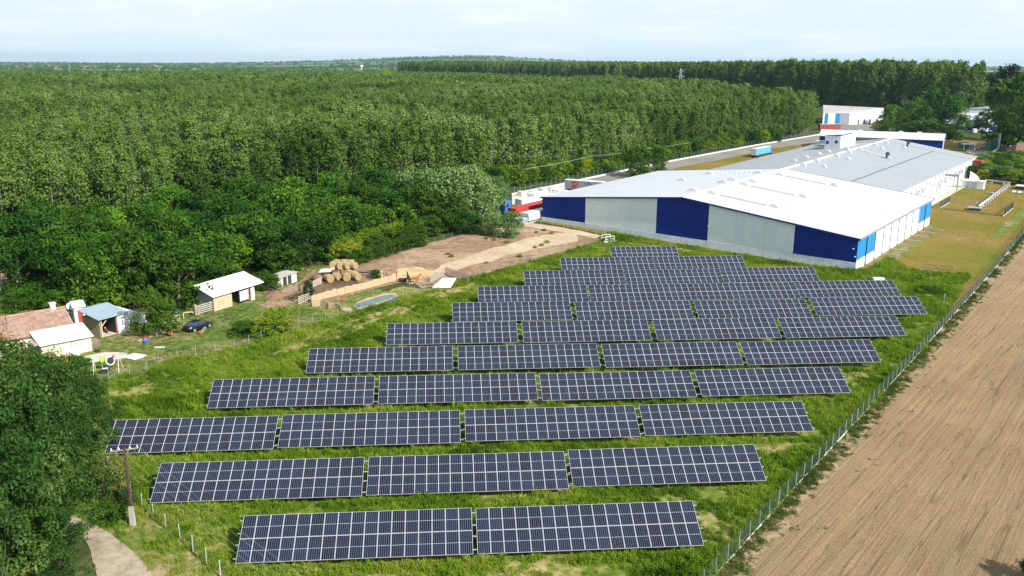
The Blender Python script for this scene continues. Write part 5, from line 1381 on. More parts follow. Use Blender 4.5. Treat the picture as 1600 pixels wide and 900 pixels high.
# ---------------------------------------------------------------- power line and pylons
pb = P3(209,820); hp = HT(200,703,pb.x,pb.y)
t = thing('power_pole', 'brown wooden power pole with crossarm on a white concrete foot beside the lane', 'power pole', pb)
m = MB(); m.tube([(0,-.05,.4),(-.12,.1,hp+.2)], [.17,.12], 8); part('mast', m, M['darkwood'], t)
m = MB(); m.hexa([(-.22,-.3,-.3),(.28,-.3,-.3),(.28,.0,-.3),(-.22,.0,-.3)],[(-.2,-.28,1.9),(.2,-.28,1.9),(.2,-.08,1.9),(-.2,-.08,1.9)]); part('concrete_foot', m, M['concrete'], t)
cd = Vector((.93,.36,0)).normalized()
top = Vector((-.12,.1,hp))
m = MB(); m.tube([top-cd*1.15, top+cd*1.15], .06, 6); arm = part('crossarm', m, M['wood'], t)
ends = []
for k, s in enumerate((-1.05,-.45,.45,1.05)):
    b_ = top+cd*s; m = MB(); m.tube([b_, b_+Vector((0,0,.15)), b_+Vector((0,0,.3))], [.05,.08,.05], 8); part('insulator', m, M['insul'], arm); ends.append(b_+Vector((0,0,.3)))
# wires run towards the lower right, to a pole behind the camera
P2 = [Vector((ends[k].x+pb.x+30+k*.25, ends[k].y+pb.y-46, ends[k].z+pb.z+.3)) for k in range(4)]
P2 = []
for k, px2 in enumerate(((455,905),(470,905),(495,905),(512,905))):
    d = ray(*px2); s_ = 50/d[1]
    P2.append(Vector((d[0]*s_, d[1]*s_, CAMZ+d[2]*s_)))
for k in range(4):
    a_ = ends[k]+pb; d_ = P2[k]-a_; b_ = a_+d_*1.6
    m = MB(); n = 16; m.tube([tuple((a_.lerp(b_, q/n)+Vector((0,0,-1.2*4*(q/n)*(1-q/n))))-a_) for q in range(n+1)], .008, 4)
    solo('power_wire', m, M['wire'], 'thin power wire sagging from the wooden pole over the front tables', 'wire', a_, 0, 'power wires over the first solar tables')
def forest_pole(label, px, pytop, h=9.):
    p = P3(*px); hh = HT(px[0], pytop, p.x, p.y)
    t = thing('line_pole', label, 'power pole', p); m = MB(); m.tube([(0,0,-.3),(0,0,hh)], [.2,.14], 7); part('mast', m, M['darkwood'], t)
    m = MB(); m.tube([(-1.4,0,hh-.1),(1.4,0,hh-.1)], .09, 5); part('crossarm', m, M['wood'], t)
    return p+Vector((0,0,hh))
w1 = forest_pole('dark pole with crossarm sticking out of the dark tree belt', (319,392), 333)
w2 = P3(880,300)+Vector((0,0,15)); 
d = lambda px, py, Y: Vector((ray(px,py)[0]*Y/ray(px,py)[1], Y, CAMZ+ray(px,py)[2]*Y/ray(px,py)[1]))
line = [d(-40,395,190), d(100,385,200), d(215,355,214), w1, d(345,332,238)]
for k in range(3):
    m = MB(); pts = []
    for i in range(len(line)-1):
        for q in range(6): s = q/6; pts.append(line[i].lerp(line[i+1], s)+Vector((k*.9-.9, 0, .15*k-1.2*s*(1-s))))
    m.tube([p-line[0] for p in pts], .03, 4)
    solo('belt_wire', m, M['wire'], 'thin grey wire running along the plantation edge over the dark belt', 'wire', line[0], 0, 'wires over the dark tree belt')
line2 = [d(818,265,292), d(925,244,330), d(990,236,352), d(1118,216,420)]
for k in range(2):
    m = MB(); pts = []
    for i in range(len(line2)-1):
        for q in range(5): s = q/5; pts.append(line2[i].lerp(line2[i+1], s)+Vector((k*1.-.5, 0, .3*k-1.5*s*(1-s))))
    m.tube([p-line2[0] for p in pts], .028, 4)
    solo('roadside_wire', m, M['wire'], 'pale wire looping before the plantation along the factory road', 'wire', line2[0], 0, 'wires before the plantation at the factory road')
def pylon(label, px, pyt, pyb, Y):
    xb, yb = ray(px, pyb)[0]*Y/ray(px, pyb)[1], Y
    z0 = gz(xb, yb); ht = CAMZ+ray(px, pyt)[2]*Y/ray(px, pyt)[1]-z0
    t = thing('lattice_pylon', label, 'pylon', (xb, yb, z0)); m = MB(); r = ht*.0045
    w = lambda z: 2.6*(1-z/ht)**1.1+.35
    n = 12; zs = [ht*(1-(1-k/n)**1.15) for k in range(n+1)]
    for k in range(n):
        a_, b_ = zs[k], zs[k+1]; wa, wb2 = w(a_), w(b_)
        c_ = [(-1,-1),(1,-1),(1,1),(-1,1)]
        for i in range(4):
            (x0,y0),(x1,y1) = c_[i], c_[(i+1)%4]
            m.tube([(x0*wa,y0*wa,a_),(x0*wb2,y0*wb2,b_)], r, 3); m.tube([(x0*wa,y0*wa,a_),(x1*wb2,y1*wb2,b_)], r*.7, 3); m.tube([(x1*wa,y1*wa,a_),(x0*wb2,y0*wb2,b_)], r*.7, 3)
    part('tower', m, M['galv'], t)
    for f_, l in ((.60,4.6),(.78,3.6),(.93,2.6)):
        z = ht*f_; m = MB()
        for sy in (-.4,.4): m.tube([(-l,0,z),(0,sy,z+1.4)], r, 3); m.tube([(l,0,z),(0,sy,z+1.4)], r, 3); m.tube([(-l,0,z),(l,0,z)], r, 3)
        part('crossarm', m, M['galv'], t)
pylon('grey lattice pylon rising out of the plantation before the tall wood', 1061, 107, 165, 760)
pylon('grey lattice pylon at the far edge of the plantation, left of centre', 434, 111, 140, 1500)
pylon('faint distant lattice pylon at the far left of the skyline', 110, 100, 118, 2600)
x, y = hz(565, 111.5, 30.) ; Y = 3400
dd = ray(565,106); X = dd[0]*Y/dd[1]
t = thing('water_tower', 'white mushroom-shaped water tower on the hazy horizon', 'water tower', (X, Y, gz(X, Y)-2))
ztop = CAMZ+ray(565,101.6)[2]*Y/ray(565,101.6)[1]-gz(X, Y)+2
m = MB(); m.tube([(0,0,0),(0,0,ztop-5)], 2.6, 12); part('shaft', m, M['white'], t)
m = MB(); m.tube([(0,0,ztop-8),(0,0,ztop-5),(0,0,ztop-1),(0,0,ztop)], [3,6.5,6.5,2.], 14); part('tank', m, M['white'], t)

# ---------------------------------------------------------------- trees
def leafmesh(name, centres, rad, nleaf, size, seed, flat=.7, upb=.5, mat=None, aspect=.6, extra=None):
    """crown of many small leaf faces gathered into clumps; centres: (n,3), rad: (n,)"""
    r = np.random.RandomState(seed)
    n = len(centres)*nleaf
    c = np.repeat(np.asarray(centres, float), nleaf, 0); rr_ = np.repeat(np.asarray(rad, float), nleaf)
    d = r.normal(size=(n, 3)); d /= np.linalg.norm(d, axis=1)[:, None]
    rad_ = r.uniform(.35, 1., n)**.6
    p = c + d*(rad_*rr_)[:, None]*np.array([1, 1, flat])
    nrm = d*.7 + np.array([0, 0, upb]) + r.normal(size=(n, 3))*.45
    nrm /= np.linalg.norm(nrm, axis=1)[:, None]
    a = np.cross(nrm, r.normal(size=(n, 3))); a /= np.linalg.norm(a, axis=1)[:, None]
    b = np.cross(nrm, a)
    s = size*r.uniform(.6, 1.35, n)[:, None]
    q = np.stack([p-a*s, p-b*s*aspect, p+a*s, p+b*s*aspect], 1).reshape(-1, 3)
    me = bpy.data.meshes.new(name)
    me.vertices.add(4*n); me.vertices.foreach_set('co', q.ravel())
    me.loops.add(4*n); me.loops.foreach_set('vertex_index', np.arange(4*n, dtype=np.int32))
    me.polygons.add(n); me.polygons.foreach_set('loop_start', np.arange(0, 4*n, 4, dtype=np.int32))
    me.materials.append(mat)
    me.update(calc_edges=True)
    return me
def crown_centres(seed, n, prof, z0, z1, rmax, inner=.25, squash=1.):
    r = np.random.RandomState(seed); out = []; rad = []
    for i in range(n):
        t = r.uniform(0, 1)**.9; z = z0+(z1-z0)*t
        R_ = rmax*prof(t)*(1+.22*math.sin(3*t*6+seed))
        a = r.uniform(0, 2*math.pi); q = (inner+(1-inner)*r.uniform(0, 1)**.5)
        R2 = R_*(1+.25*math.sin(2*a+seed*1.7)+.12*math.sin(5*a+seed))
        out.append((math.cos(a)*R2*q, math.sin(a)*R2*q, z+r.uniform(-.3,.3))); rad.append(r.uniform(.7, 1.3))
    return np.array(out), np.array(rad)
def trunkmesh(name, H, r0, z1, limbs, seed, mat, lean=.3):
    rr = random.Random(seed); m = MB()
    pts = [(0, 0, -.4)]; x = y = 0
    for k in range(1, 6):
        x += rr.uniform(-lean, lean); y += rr.uniform(-lean, lean); pts.append((x, y, z1*k/5))
    m.tube(pts, [r0*(1-.16*k) for k in range(6)], 7)
    for k in range(limbs):
        t = rr.uniform(.35, .95); i = min(4, int(t*5)); p = Vector(pts[i]).lerp(Vector(pts[i+1]), t*5-i)
        a = rr.uniform(0, 6.28); L = H*rr.uniform(.13, .26)
        q = p+Vector((math.cos(a)*L*.7, math.sin(a)*L*.7, L*.6)); e = q+Vector((math.cos(a)*L*.3, math.sin(a)*L*.3, L*.45))
        m.tube([p, q, e], [r0*.42*(1.2-t), r0*.25*(1.2-t), .02], 5)
    return m.mesh(name, mat)
def unlinked(name, me):
    return bpy.data.objects.new(name, me)
# crown profiles
poplar_prof = lambda t: (.55+.45*math.sin(math.pi*min(1, t*1.05)**.8))*(1-.55*max(0, t-.6)/.4)
round_prof = lambda t: math.sin(math.pi*(.12+.80*t))**.6
# plantation poplars: 20 m tall
pop = []
for s in range(5):
    c, rd = crown_centres(10+s, 84, poplar_prof, 3.0, 19.6, 3.2, .15)
    pop.append((leafmesh('crown', c, rd*1.15, 24, .33, 20+s, .9, .5, M['leaf_poplar'], .65), trunkmesh('trunk', 20, .22, 17, 4, s, M['birch'])))
# cheaper far version
popf = []
for s in range(4):
    c, rd = crown_centres(50+s, 34, poplar_prof, 7., 19.6, 3.0, .2)
    popf.append(leafmesh('far_crown', c, rd*1.4, 16, .52, 60+s, .9, .5, M['leaf_poplar'], .7))
woodf = []
for s in range(4):
    c, rd = crown_centres(70+s, 60, poplar_prof, 3., 39.0, 4.6, .3)
    woodf.append(leafmesh('tall_crown', c, rd*2.1, 26, .85, 80+s, 1.5, .3, M['leaf_wood'], .7))
# broad trees, unit: 10 m tall and 10 m wide
def broad(seed, mat, ncl=70, nl=40, size=.30, rmax=4.4, z0=.9, clr=1.25, prof=round_prof):
    c, rd = crown_centres(seed, ncl, prof, z0, 9.3, rmax, .2)
    return leafmesh('crown', c, rd*clr, nl, size, seed+1, .75, .5, mat, .55), trunkmesh('trunk', 10, .28, 6.5, 9, seed, M['bark'])
LOC = [broad(100+s, M['leaf_locust'], 90, 46, .27) for s in range(4)]
OLV = [broad(120+s, M['leaf_olive'], 95, 46, .28) for s in range(2)]
BRI = [broad(130+s, M['leaf_bright'], 75, 46, .33) for s in range(2)]
LIM = [broad(140+s, M['leaf_lime'], 70, 40, .33) for s in range(2)]
DRK = [broad(150+s, M['leaf_dark'], 95, 46, .30) for s in range(2)]
NEAR = [broad(160+s, M['leaf_near'], 120, 130, .135, 4.7, 1.2, .84) for s in range(3)]
NEARY = [broad(165, M['leaf_autumn'], 150, 120, .14, 4.6, 1.2, .92)]
NEARW = [broad(170+s, M['leaf_near'], 90, 46, .22) for s in range(2)]

def plant(kinds, x, y, h, w, label, cat='tree', name='tree', group=None, k=0, rz=None, zoff=0.):
    me, tr = kinds[k % len(kinds)]
    t = thing(name, label, cat, (x, y, gz(x, y)+zoff), rz if rz is not None else (k*2.399) % 6.28, group)
    t.scale = (w/10, w/10, h/10)
    link('crown', me, t); link('trunk', tr, t)
    return t

# ---- scatter: one object holding many small plants, by geometry nodes
def scatter(name, pts, sources, label=None, cat=None, kind='stuff'):
    """pts: list of (x, y, z, scale, rotz)"""
    col = bpy.data.collections.new(name+'_kinds')
    for i, me in enumerate(sources): col.objects.link(bpy.data.objects.new('%s_kind_%02d' % (name, i), me))
    a = np.array(pts, float)
    me = bpy.data.meshes.new(name); me.vertices.add(len(a)); me.vertices.foreach_set('co', a[:, :3].ravel())
    for nm, k in (('sc', 3), ('rz', 4)):
        at_ = me.attributes.new(nm, 'FLOAT', 'POINT'); at_.data.foreach_set('value', np.ascontiguousarray(a[:, k]))
    o = bpy.data.objects.new(name, me); COL.objects.link(o); o['kind'] = kind
    if label: o['label'] = label; o['category'] = cat
    ng = bpy.data.node_groups.new(name, 'GeometryNodeTree')
    ng.interface.new_socket('Geometry', in_out='INPUT', socket_type='NodeSocketGeometry')
    ng.interface.new_socket('Geometry', in_out='OUTPUT', socket_type='NodeSocketGeometry')
    N = ng.nodes; K = ng.links
    gi = N.new('NodeGroupInput'); go = N.new('NodeGroupOutput')
    ip = N.new('GeometryNodeInstanceOnPoints'); ci = N.new('GeometryNodeCollectionInfo')
    ci.inputs[0].default_value = col; ci.inputs['Separate Children'].default_value = True; ci.inputs['Reset Children'].default_value = True
    ip.inputs['Pick Instance'].default_value = True
    A = N.new('GeometryNodeInputNamedAttribute'); A.data_type = 'FLOAT'; A.inputs[0].default_value = 'sc'
    Bn = N.new('GeometryNodeInputNamedAttribute'); Bn.data_type = 'FLOAT'; Bn.inputs[0].default_value = 'rz'
    cx = N.new('ShaderNodeCombineXYZ')
    K.new(gi.outputs[0], ip.inputs['Points']); K.new(ci.outputs[0], ip.inputs['Instance'])
    K.new(Bn.outputs[0], cx.inputs[2]); K.new(cx.outputs[0], ip.inputs['Rotation']); K.new(A.outputs[0], ip.inputs['Scale'])
    rv = N.new('FunctionNodeRandomValue'); rv.data_type = 'INT'
    for s_ in rv.inputs:
        if s_.type == 'INT' and s_.name == 'Min': s_.default_value = 0
        if s_.type == 'INT' and s_.name == 'Max': s_.default_value = len(sources)-1
    K.new([q for q in rv.outputs if q.type == 'INT'][0], ip.inputs['Instance Index'])
    K.new(ip.outputs[0], go.inputs[0])
    md = o.modifiers.new('scatter', 'NODES'); md.node_group = ng
    return o

# ---- plantation: regular rows of poplars
edge_px = [(-140,432),(0,398),(130,385),(270,362),(345,345),(420,335),(520,325),(640,308),(720,300),(800,288),(880,276),(960,262),(1040,246),(1120,231),(1200,220),(1264,210)]
edge = pxy(edge_px)
forest = edge + [(184,545),(176,600),(160,790),(125,1100),(40,1500),(-10,1800),(-560,1960),(-850,1480),(-1100,1420)]
def fnoise(x, y, s, z=0.): return noise.noise(Vector((x*s, y*s, z)))
rf = random.Random(11)
cand = []
ca, sa = math.cos(R(24)), math.sin(R(24))
def grid(poly, sp, ymin, ymax):
    x0 = min(p[0] for p in poly); x1 = max(p[0] for p in poly)
    R_ = int(3200/sp); out = []
    for i in range(-R_, R_):
        for j in range(-R_, R_):
            x = (i*ca-j*sa)*sp; y = (i*sa+j*ca)*sp
            if not (ymin <= y < ymax) or abs(x) > .66*y+30: continue
            x += rf.uniform(-.28, .28)*sp; y += rf.uniform(-.28, .28)*sp
            if inside((x, y), poly): out.append((x, y))
    return out
near_pts = grid(forest, 4.9, 150, 620)
mid_pts = grid(forest, 8.0, 620, 1150)
far_pts = grid(forest, 13.0, 1150, 2500)
def fheight(x, y):
    h = 1. + .10*fnoise(x, y, .012, 2.) + .09*fnoise(x, y, .05, 5.) + rf.uniform(-.12, .12)
    # a lower cutting runs across the plantation
    if y > 900: h *= .93+.10*fnoise(x, y, .004, 9.)
    return h
near_pts.sort(key=lambda p: math.hypot(p[0], p[1]))
vis = []; rest = []
def clip_in(p): 
    return abs(p[0]) < .585*p[1]
edge_d = lambda p: min((p[0]-q[0])**2+(p[1]-q[1])**2 for q in dedge)
dedge = dense(edge, 12)
for p in near_pts:
    if len(vis) < 300 and clip_in(p) and edge_d(p) < 24**2: vis.append(p)
    else: rest.append(p)
for k, (x, y) in enumerate(vis):
    s = fheight(x, y)*.98
    t = thing('poplar_tree', 'plantation poplar with pale thin trunk in the outer rows of the green stand', 'poplar', (x, y, gz(x, y)), rf.uniform(0, 6.28), 'poplars in the outer rows of the plantation')
    t.scale = (s*rf.uniform(.9, 1.12), s*rf.uniform(.9, 1.12), s)
    c, tr = pop[k % 5]
    link('crown', c, t); link('trunk', tr, t)
pts = [(x, y, gz(x, y), fheight(x, y), rf.uniform(0, 6.28)) for x, y in rest if abs(x) < .64*y+20]
# join crown and trunk of each kind for the mass of the stand
def joined(c, tr, name):
    bm = bmesh.new(); bm.from_mesh(c); n = len(bm.faces); bm.from_mesh(tr); bm.faces.ensure_lookup_table()
    for i in range(n, len(bm.faces)): bm.faces[i].material_index = 1
    me = bpy.data.meshes.new(name); bm.to_mesh(me); bm.free(); me.materials.append(c.materials[0]); me.materials.append(tr.materials[0]); return me
scatter('poplar_plantation', pts, [joined(c, tr, 'poplar') for c, tr in pop], 'wide green poplar plantation filling the left and middle distance', 'forest')
pts = [(x, y, gz(x, y), 1.35*fheight(x, y)*(.82), rf.uniform(0, 6.28)) for x, y in mid_pts]
pts = [(x, y, z-.2*s*9, s, r_) for x, y, z, s, r_ in pts]
pts += [(x, y, gz(x, y)-17, 1.75*fheight(x, y)*.98, rf.uniform(0, 6.28)) for x, y in far_pts]
scatter('distant_plantation', pts, popf, 'far part of the poplar plantation stretching to the blue hills', 'forest')
# undergrowth along the plantation edge
ug = []
for _ in range(4200):
    i = rf.randrange(len(edge)-2); tt = rf.random(); q = (edge[i][0]+(edge[i+1][0]-edge[i][0])*tt, edge[i][1]+(edge[i+1][1]-edge[i][1])*tt)
    ug.append((q[0]+rf.gauss(-1, 2.2), q[1]+rf.gauss(1., 2.5), 0, rf.uniform(.25, .75), rf.uniform(0, 6.28)))
ug = [(x, y, gz(x, y)-.3, s, r_) for x, y, z, s, r_ in ug]
scatter('edge_undergrowth', ug, [LOC[0][0], LOC[1][0], BRI[0][0], LIM[0][0]], 'bushy undergrowth along the foot of the plantation edge', 'undergrowth')
# tall wood at the right
wood = [G(1534,172),G(1500,176),G(1450,178),G(1380,173),G(1285,168),(245,900),(215,1010),(150,1180),(60,1450),(-60,1700),(-250,1960),(-240,2300),(200,2200),(700,1500),(555,1080)]
wd = []
for i in range(-60, 100):
    for j in range(0, 320):
        x = i*9.5+rf.uniform(-3.5, 3.5); y = 600+j*7.5+rf.uniform(-3, 3)
        if inside((x, y), wood):
            dd = math.hypot(x, y)
            H = 36. + 2.5*fnoise(x, y, .01) + rf.uniform(-3., 2.) - clamp((x-370)/30, 0, 1)*5
            wd.append((x, y, gz(x, y), H/40, rf.uniform(0, 6.28)))
scatter('tall_wood', wd, woodf, 'dark wall of tall poplars along the skyline at the right', 'wood')
# woods on the far farmland
fw = []
for i in range(9000):
    a = rf.uniform(-.64, .66); d = 2600*(1+rf.random()**1.6*2.6); x, y = a*d, d
    if fnoise(x, y*2.2, .0011, 7.) > -.02: fw.append((x, y, gz(x, y)-4, rf.uniform(.55, .95), rf.uniform(0, 6.28)))
for i in range(900):
    x = rf.uniform(430, 1500); y = rf.uniform(900, 2600)
    if abs(x) < .63*y: fw.append((x, y, gz(x, y)-4, rf.uniform(.5, 1.0), rf.uniform(0, 6.28)))
c, rd = crown_centres(91, 40, round_prof, 4., 17., 9.5, .3)
far_blob = [leafmesh('wood_clump', c, rd*3., 16, 1.2, 92+s, .8, .4, M['leaf_wood'], .7) for s in range(2)]
scatter('far_woods', fw, far_blob, 'hazy blue-green woods on the farmland below the horizon', 'woods')

# ---- broad dark-green belt between farm and plantation
rb = random.Random(5)
belt = pxy([(-120,470),(0,460),(40,474),(80,480),(140,486),(225,490),(292,480),(305,455),(400,420),(445,428),(505,408),(512,392),(575,372),(640,364),(690,360),(700,345),(640,330),(600,328),(520,332),(430,345),(340,352),(270,368),(130,392),(0,402),(-120,430)])
bx0 = min(p[0] for p in belt); bx1 = max(p[0] for p in belt); by0 = min(p[1] for p in belt); by1 = max(p[1] for p in belt)
k = 0; placed = []
for _ in range(9000):
    x, y = rb.uniform(bx0, bx1), rb.uniform(by0, by1)
    if inside((x, y), belt) and all((x-a)**2+(y-b)**2 > 5.9**2 for a, b in placed): placed.append((x, y))
for x, y in placed:
    k += 1; h = rb.uniform(8., 13.5)
    sx_ = 800+FPX*(x/y)*.97
    where = 'behind the tiled farmhouse' if sx_ < 150 else 'behind the open garage' if sx_ < 250 else 'left of and behind the stable' if sx_ < 340 else 'behind the white-roofed stable' if sx_ < 430 else 'behind the goat shed' if sx_ < 510 else 'behind the hay bales' if sx_ < 600 else 'beside the silvery trees'
    dep = 'front' if not inside((x-.42*9, y-9*.9), belt) else 'back' if not inside((x+.0, y+11), belt) else 'middle'
    plant(BRI if rb.random() < .2 else LOC, x, y, h, rb.uniform(10., 14.), 'bushy green locust tree, %s of the belt %s' % (dep, where), name='locust_tree', group='locust trees %s' % where, k=k)
def T(kinds, px, py, h, w, label, name='tree', cat='tree', k=0, group=None):
    x, y = G(px, py); return plant(kinds, x, y, h, w, label, cat, name, group, k)
# silvery group by the factory corner
for i, (px, py, h, w, l) in enumerate([(668,352,15,12.5,'leftmost of the silvery green trees behind the paddock'),(712,352,15.5,14,'tallest silvery green tree behind the paddock'),(752,350,13,12,'silvery green tree right of the tallest one behind the paddock'),(640,348,13.5,11,'silvery tree at the dark belt end, behind the hedge'),(735,335,14,12,'silvery tree at the back of the pale group near the blue lorry'),(775,325,9.5,8,'grey-green tree close behind the blue lorry cab')]):
    T(OLV, px, py, h, w, l, 'silvery_tree', k=i)
T(OLV, 799, 371, 6.6, 7, 'small tree with thin bare trunk at the upper paddock edge', 'paddock_tree', k=1)
T(OLV, 768, 368, 6.0, 7, 'second low tree from the right at the upper paddock edge', 'paddock_tree', k=0)
T(LOC, 735, 366, 6.0, 8, 'low dark tree casting black shade on the upper paddock', 'paddock_tree', k=2)
for i, (px, py, h, w) in enumerate([(700,364,4.6,7),(675,368,4.2,6),(650,374,4.,6),(628,383,3.8,6),(606,388,3.6,5.5),(588,396,3.6,5),(570,400,3.4,5)]):
    T(BRI, px, py, h*1.25, w*1.15, 'green hedge bush along the back of the paddock, %s' % ['rightmost of the row','second from right','third from right','middle one of seven','third from left','second from left','leftmost of the row'][i], 'hedge_bush', 'bush', k=i)
for i, (px, py) in enumerate([(522,404),(532,398),(543,401),(552,393),(563,391),(575,386),(538,410),(555,405),(586,383),(597,380),(610,377),(568,398),(528,411),(548,408),(580,392),(622,374)]):
    T(LIM, px, py, 4.4, 5.2, 'yellow-green creeper bush behind the hay bales', 'creeper_bush', 'bush', k=i, group='yellow-green creeper bushes behind the hay bales')
for i, (px, py) in enumerate([(545,416),(558,412),(570,409),(582,405),(594,402),(606,398),(618,395),(630,391),(643,388),(656,385)]):
    T(BRI, px, py, 3.2, 4.6, 'bright green vine bush hanging over the old fence behind the horse yard', 'vine_bush', 'bush', k=i, group='vine bushes over the old fence')
for i, (px, py) in enumerate([(838,364),(850,361),(862,366),(846,384),(836,388),(855,380),(700,398),(706,402),(760,374),(792,380),(772,376),(812,402),(760,412)]):
    T(LIM, px, py, .55+.1*(i%3), 1.2+.3*(i%2), 'sparse yellowish weed clump on the bare paddock', 'paddock_weed', 'plant', k=i, group='weed clumps on the bare paddock')
# farm trees
T(LIM, 606, 136.5, 26, 32, 'single yellow-green tree group standing out of the far plantation', 'yellow_tree', k=0)
T(BRI, 245, 526, 7.6, 6.8, 'bright green walnut tree beside the open garage', 'walnut_tree', k=0)
T(LIM, 432, 522, 4.4, 6.6, 'yellow-green round bush against the wire fence below the car', 'round_bush', 'bush', k=0)
T(LIM, 410, 528, 2.2, 3.6, 'low green bush just left of the round yellow-green bush', 'round_bush', 'bush', k=1)
T(BRI, 382, 524, 2.2, 5., 'dark low shrub by the fence right of the car', 'low_shrub', 'bush', k=1)
T(BRI, 446, 430, 6.5, 8., 'round green bush behind the little goat shed', 'round_bush', 'bush', k=1)
T(BRI, 418, 455, 4., 5., 'green bush between white-roofed stable and goat shed', 'round_bush', 'bush', k=0)
T(DRK, 482, 468, 3.6, 2.4, 'young slender tree in front of the reed fence', 'young_tree', k=0)
T(BRI, 588, 436, 2., 2.6, 'small bush beside the rusty box in the horse yard', 'low_shrub', 'bush', k=1)
T(BRI, 126, 572, 1.3, 3., 'dark low shrub on the lawn below the lean-to', 'low_shrub', 'bush', k=0)
T(LIM, 25, 420, 9.5, 5., 'pale drooping willow at the left edge before the dark belt', 'willow_tree', k=0)
for i, (px, py, h, w) in enumerate([(38,474,4,6),(60,480,4.5,6),(92,488,4,5),(112,478,7,7),(25,486,4,6)]):
    T(LOC, px, py, h, w, 'leafy green bush behind the tiled farmhouse', 'garden_bush', 'bush', k=i, group='garden bushes behind the farmhouse')
# by the factory road
T(BRI, 995, 277, 11.5, 12.5, 'dark round tree standing in the factory road grass', 'round_tree', k=1)
T(LOC, 1030, 274, 11.5, 9., 'second round tree behind the front warehouse roof, right of its pair', 'round_tree', k=2)
for i, (px, py) in enumerate([(1080,240),(1097,238),(1110,236),(1130,233),(1150,231),(870,283),(905,276)]):
    T(LIM, px, py, 3.6, 5., 'yellowish bush by the mesh fence of the factory road', 'roadside_bush', 'bush', k=i, group='yellowish bushes along the factory road fence')
T(OLV, 1195, 216, 12, 13, 'pale silvery tree at the plantation edge beside the factory road', 'silvery_tree', k=1)
T(DRK, 1163, 222, 17, 12, 'very dark tree at a gap in the plantation edge', 'dark_tree', k=1)
# right-hand group
rt = [(LOC,1462,203,25,26,'large dark rounded tree left of the far right warehouse'),(LOC,1484,203,20,20,'green rounded tree just left of the far right warehouse'),(DRK,1480,190,31,20,'tall dark tree behind the rounded ones at the right'),(LOC,1440,207,16,15,'green tree right of the far yard'),
 (BRI,1405,207,9,13,'light green tree above the white cross hall roof'),(BRI,1382,208,8,11,'light green tree left of its twin above the white hall roof'),(LIM,1368,205,6,6,'small yellowish tree at the edge of the far yard'),(BRI,1428,210,8,11,'light green rounded bush tree above the navy end bay'),(BRI,1455,212,8,11,'light green bush tree right above the navy end bay'),(BRI,1478,216,8,10,'bright green bush beside the blue and white gable'),(BRI,1488,222,7,9,'bright green bush at the corner of the white cross hall'),
 (DRK,1533,206,11.5,9,'dark purple-green tree in front of the far right warehouse'),(DRK,1546,202,10,7,'narrow dark tree between the purple tree and the parked cars'),
 (BRI,1590,235,36,34,'huge shady tree with yellowish top at the right edge'),(LOC,1576,222,26,22,'shady tree beside the huge one above the parked cars'),(BRI,1606,240,30,24,'yellowish tree at the extreme right edge'),(LOC,1565,204,17,14,'tall tree behind the shady one near the far road'),
 (DRK,1566,185,36,30,'tall hazy tree rising behind the parked cars'),(LOC,1552,168,15,20,'distant green tree beside the far road'),(LOC,1518,172,10,14,'distant green tree at the foot of the tall wood'),(LOC,1500,176,10,14,'low distant tree below the tall wood'),(LOC,1392,196,13,15,'green tree right of the far factory canopy'),(DRK,1405,190,17,15,'dark tree behind the light green pair beyond the white hall'),(LOC,1420,194,15,16,'green tree between far factory and large rounded trees'),(LOC,1434,190,17,15,'green tree touching the left of the large dark rounded tree'),(DRK,1446,186,22,18,'dark tree behind the large rounded one at the wood foot'),(LOC,1502,206,9,11,'low green tree at the left end of the far right warehouse'),(LOC,1540,164,15,22,'distant green tree left of the far road van')]
for i, (kd, px, py, h, w, l) in enumerate(rt):
    T(kd, px, py, h, w, l, 'park_tree', k=i)
# pale shrubbery at the right edge
shp = pxy([(1508,276),(1520,262),(1545,252),(1600,250),(1640,255),(1640,292),(1590,290),(1560,283),(1535,281)])
rs = random.Random(8); sp = []
for _ in range(4000):
    x, y = rs.uniform(min(p[0] for p in shp), max(p[0] for p in shp)), rs.uniform(min(p[1] for p in shp), max(p[1] for p in shp))
    if inside((x, y), shp) and all((x-a)**2+(y-b)**2 > 3.2**2 for a, b in sp): sp.append((x, y))
for i, (x, y) in enumerate(sp):
    plant((OLV, BRI, LIM, BRI)[i % 4], x, y, rs.uniform(3.8, 5.4), rs.uniform(6, 8), 'pale green fruit shrub in the dense thicket right of the factory', 'bush', 'fruit_shrub', 'fruit shrubs in the thicket at the right', k=i)

# foreground trees at the left
nt_ = [(68,925,7.5,6.5,NEAR,'low leafy tree leaning over the inner edge of the lane'),(35,890,7,8,NEAR,'undergrowth tree in the shade at the lower left'),(45,745,14.5,10,NEAR,'tall dark tree in the middle of the foreground clump'),(62,880,8,7.5,NEAR,'low shadowy tree at the inner bend of the lane'),(15,960,13,9,NEAR,'dark tree filling the lower left corner'),(100,730,9,8,NEAR,'leafy tree behind the lane end, right of the tall dark one'),(30,905,17.5,12,NEAR,'largest foreground tree with yellowing twigs at the lower left'),(-60,860,17.5,13,NEAR,'foreground tree cut by the left picture edge'),(92,800,11.5,9,NEAR,'foreground tree overhanging the dusty lane'),
       (70,700,11,10.5,NEAR,'dark tree behind the lane at the lower left'),(-8,700,13,9,NEARY,'tall tree with orange dying leaves at the left edge'),(140,712,9,6.5,NEAR,'slim dark tree left of the first solar tables, behind the power pole'),(150,650,5.,4.,NEARW,'small pointed tree in front of the swing'),(105,650,7.5,7,NEAR,'dark bushy tree below the swing'),(165,782,5.,5,NEARW,'greyish bush just left of the power pole'),(55,780,12,9,NEAR,'shadowy tree beside the lane end')]
for i, (px, py, h, w, kd, l) in enumerate(nt_):
    x, y = G(px, py); plant(kd, x, y, h, w, l, 'tree', 'foreground_tree', k=i)
T(BRI, 172, 815, 2., 3.2, 'bright green bush left of the power pole foot', 'lane_bush', 'bush', k=1)
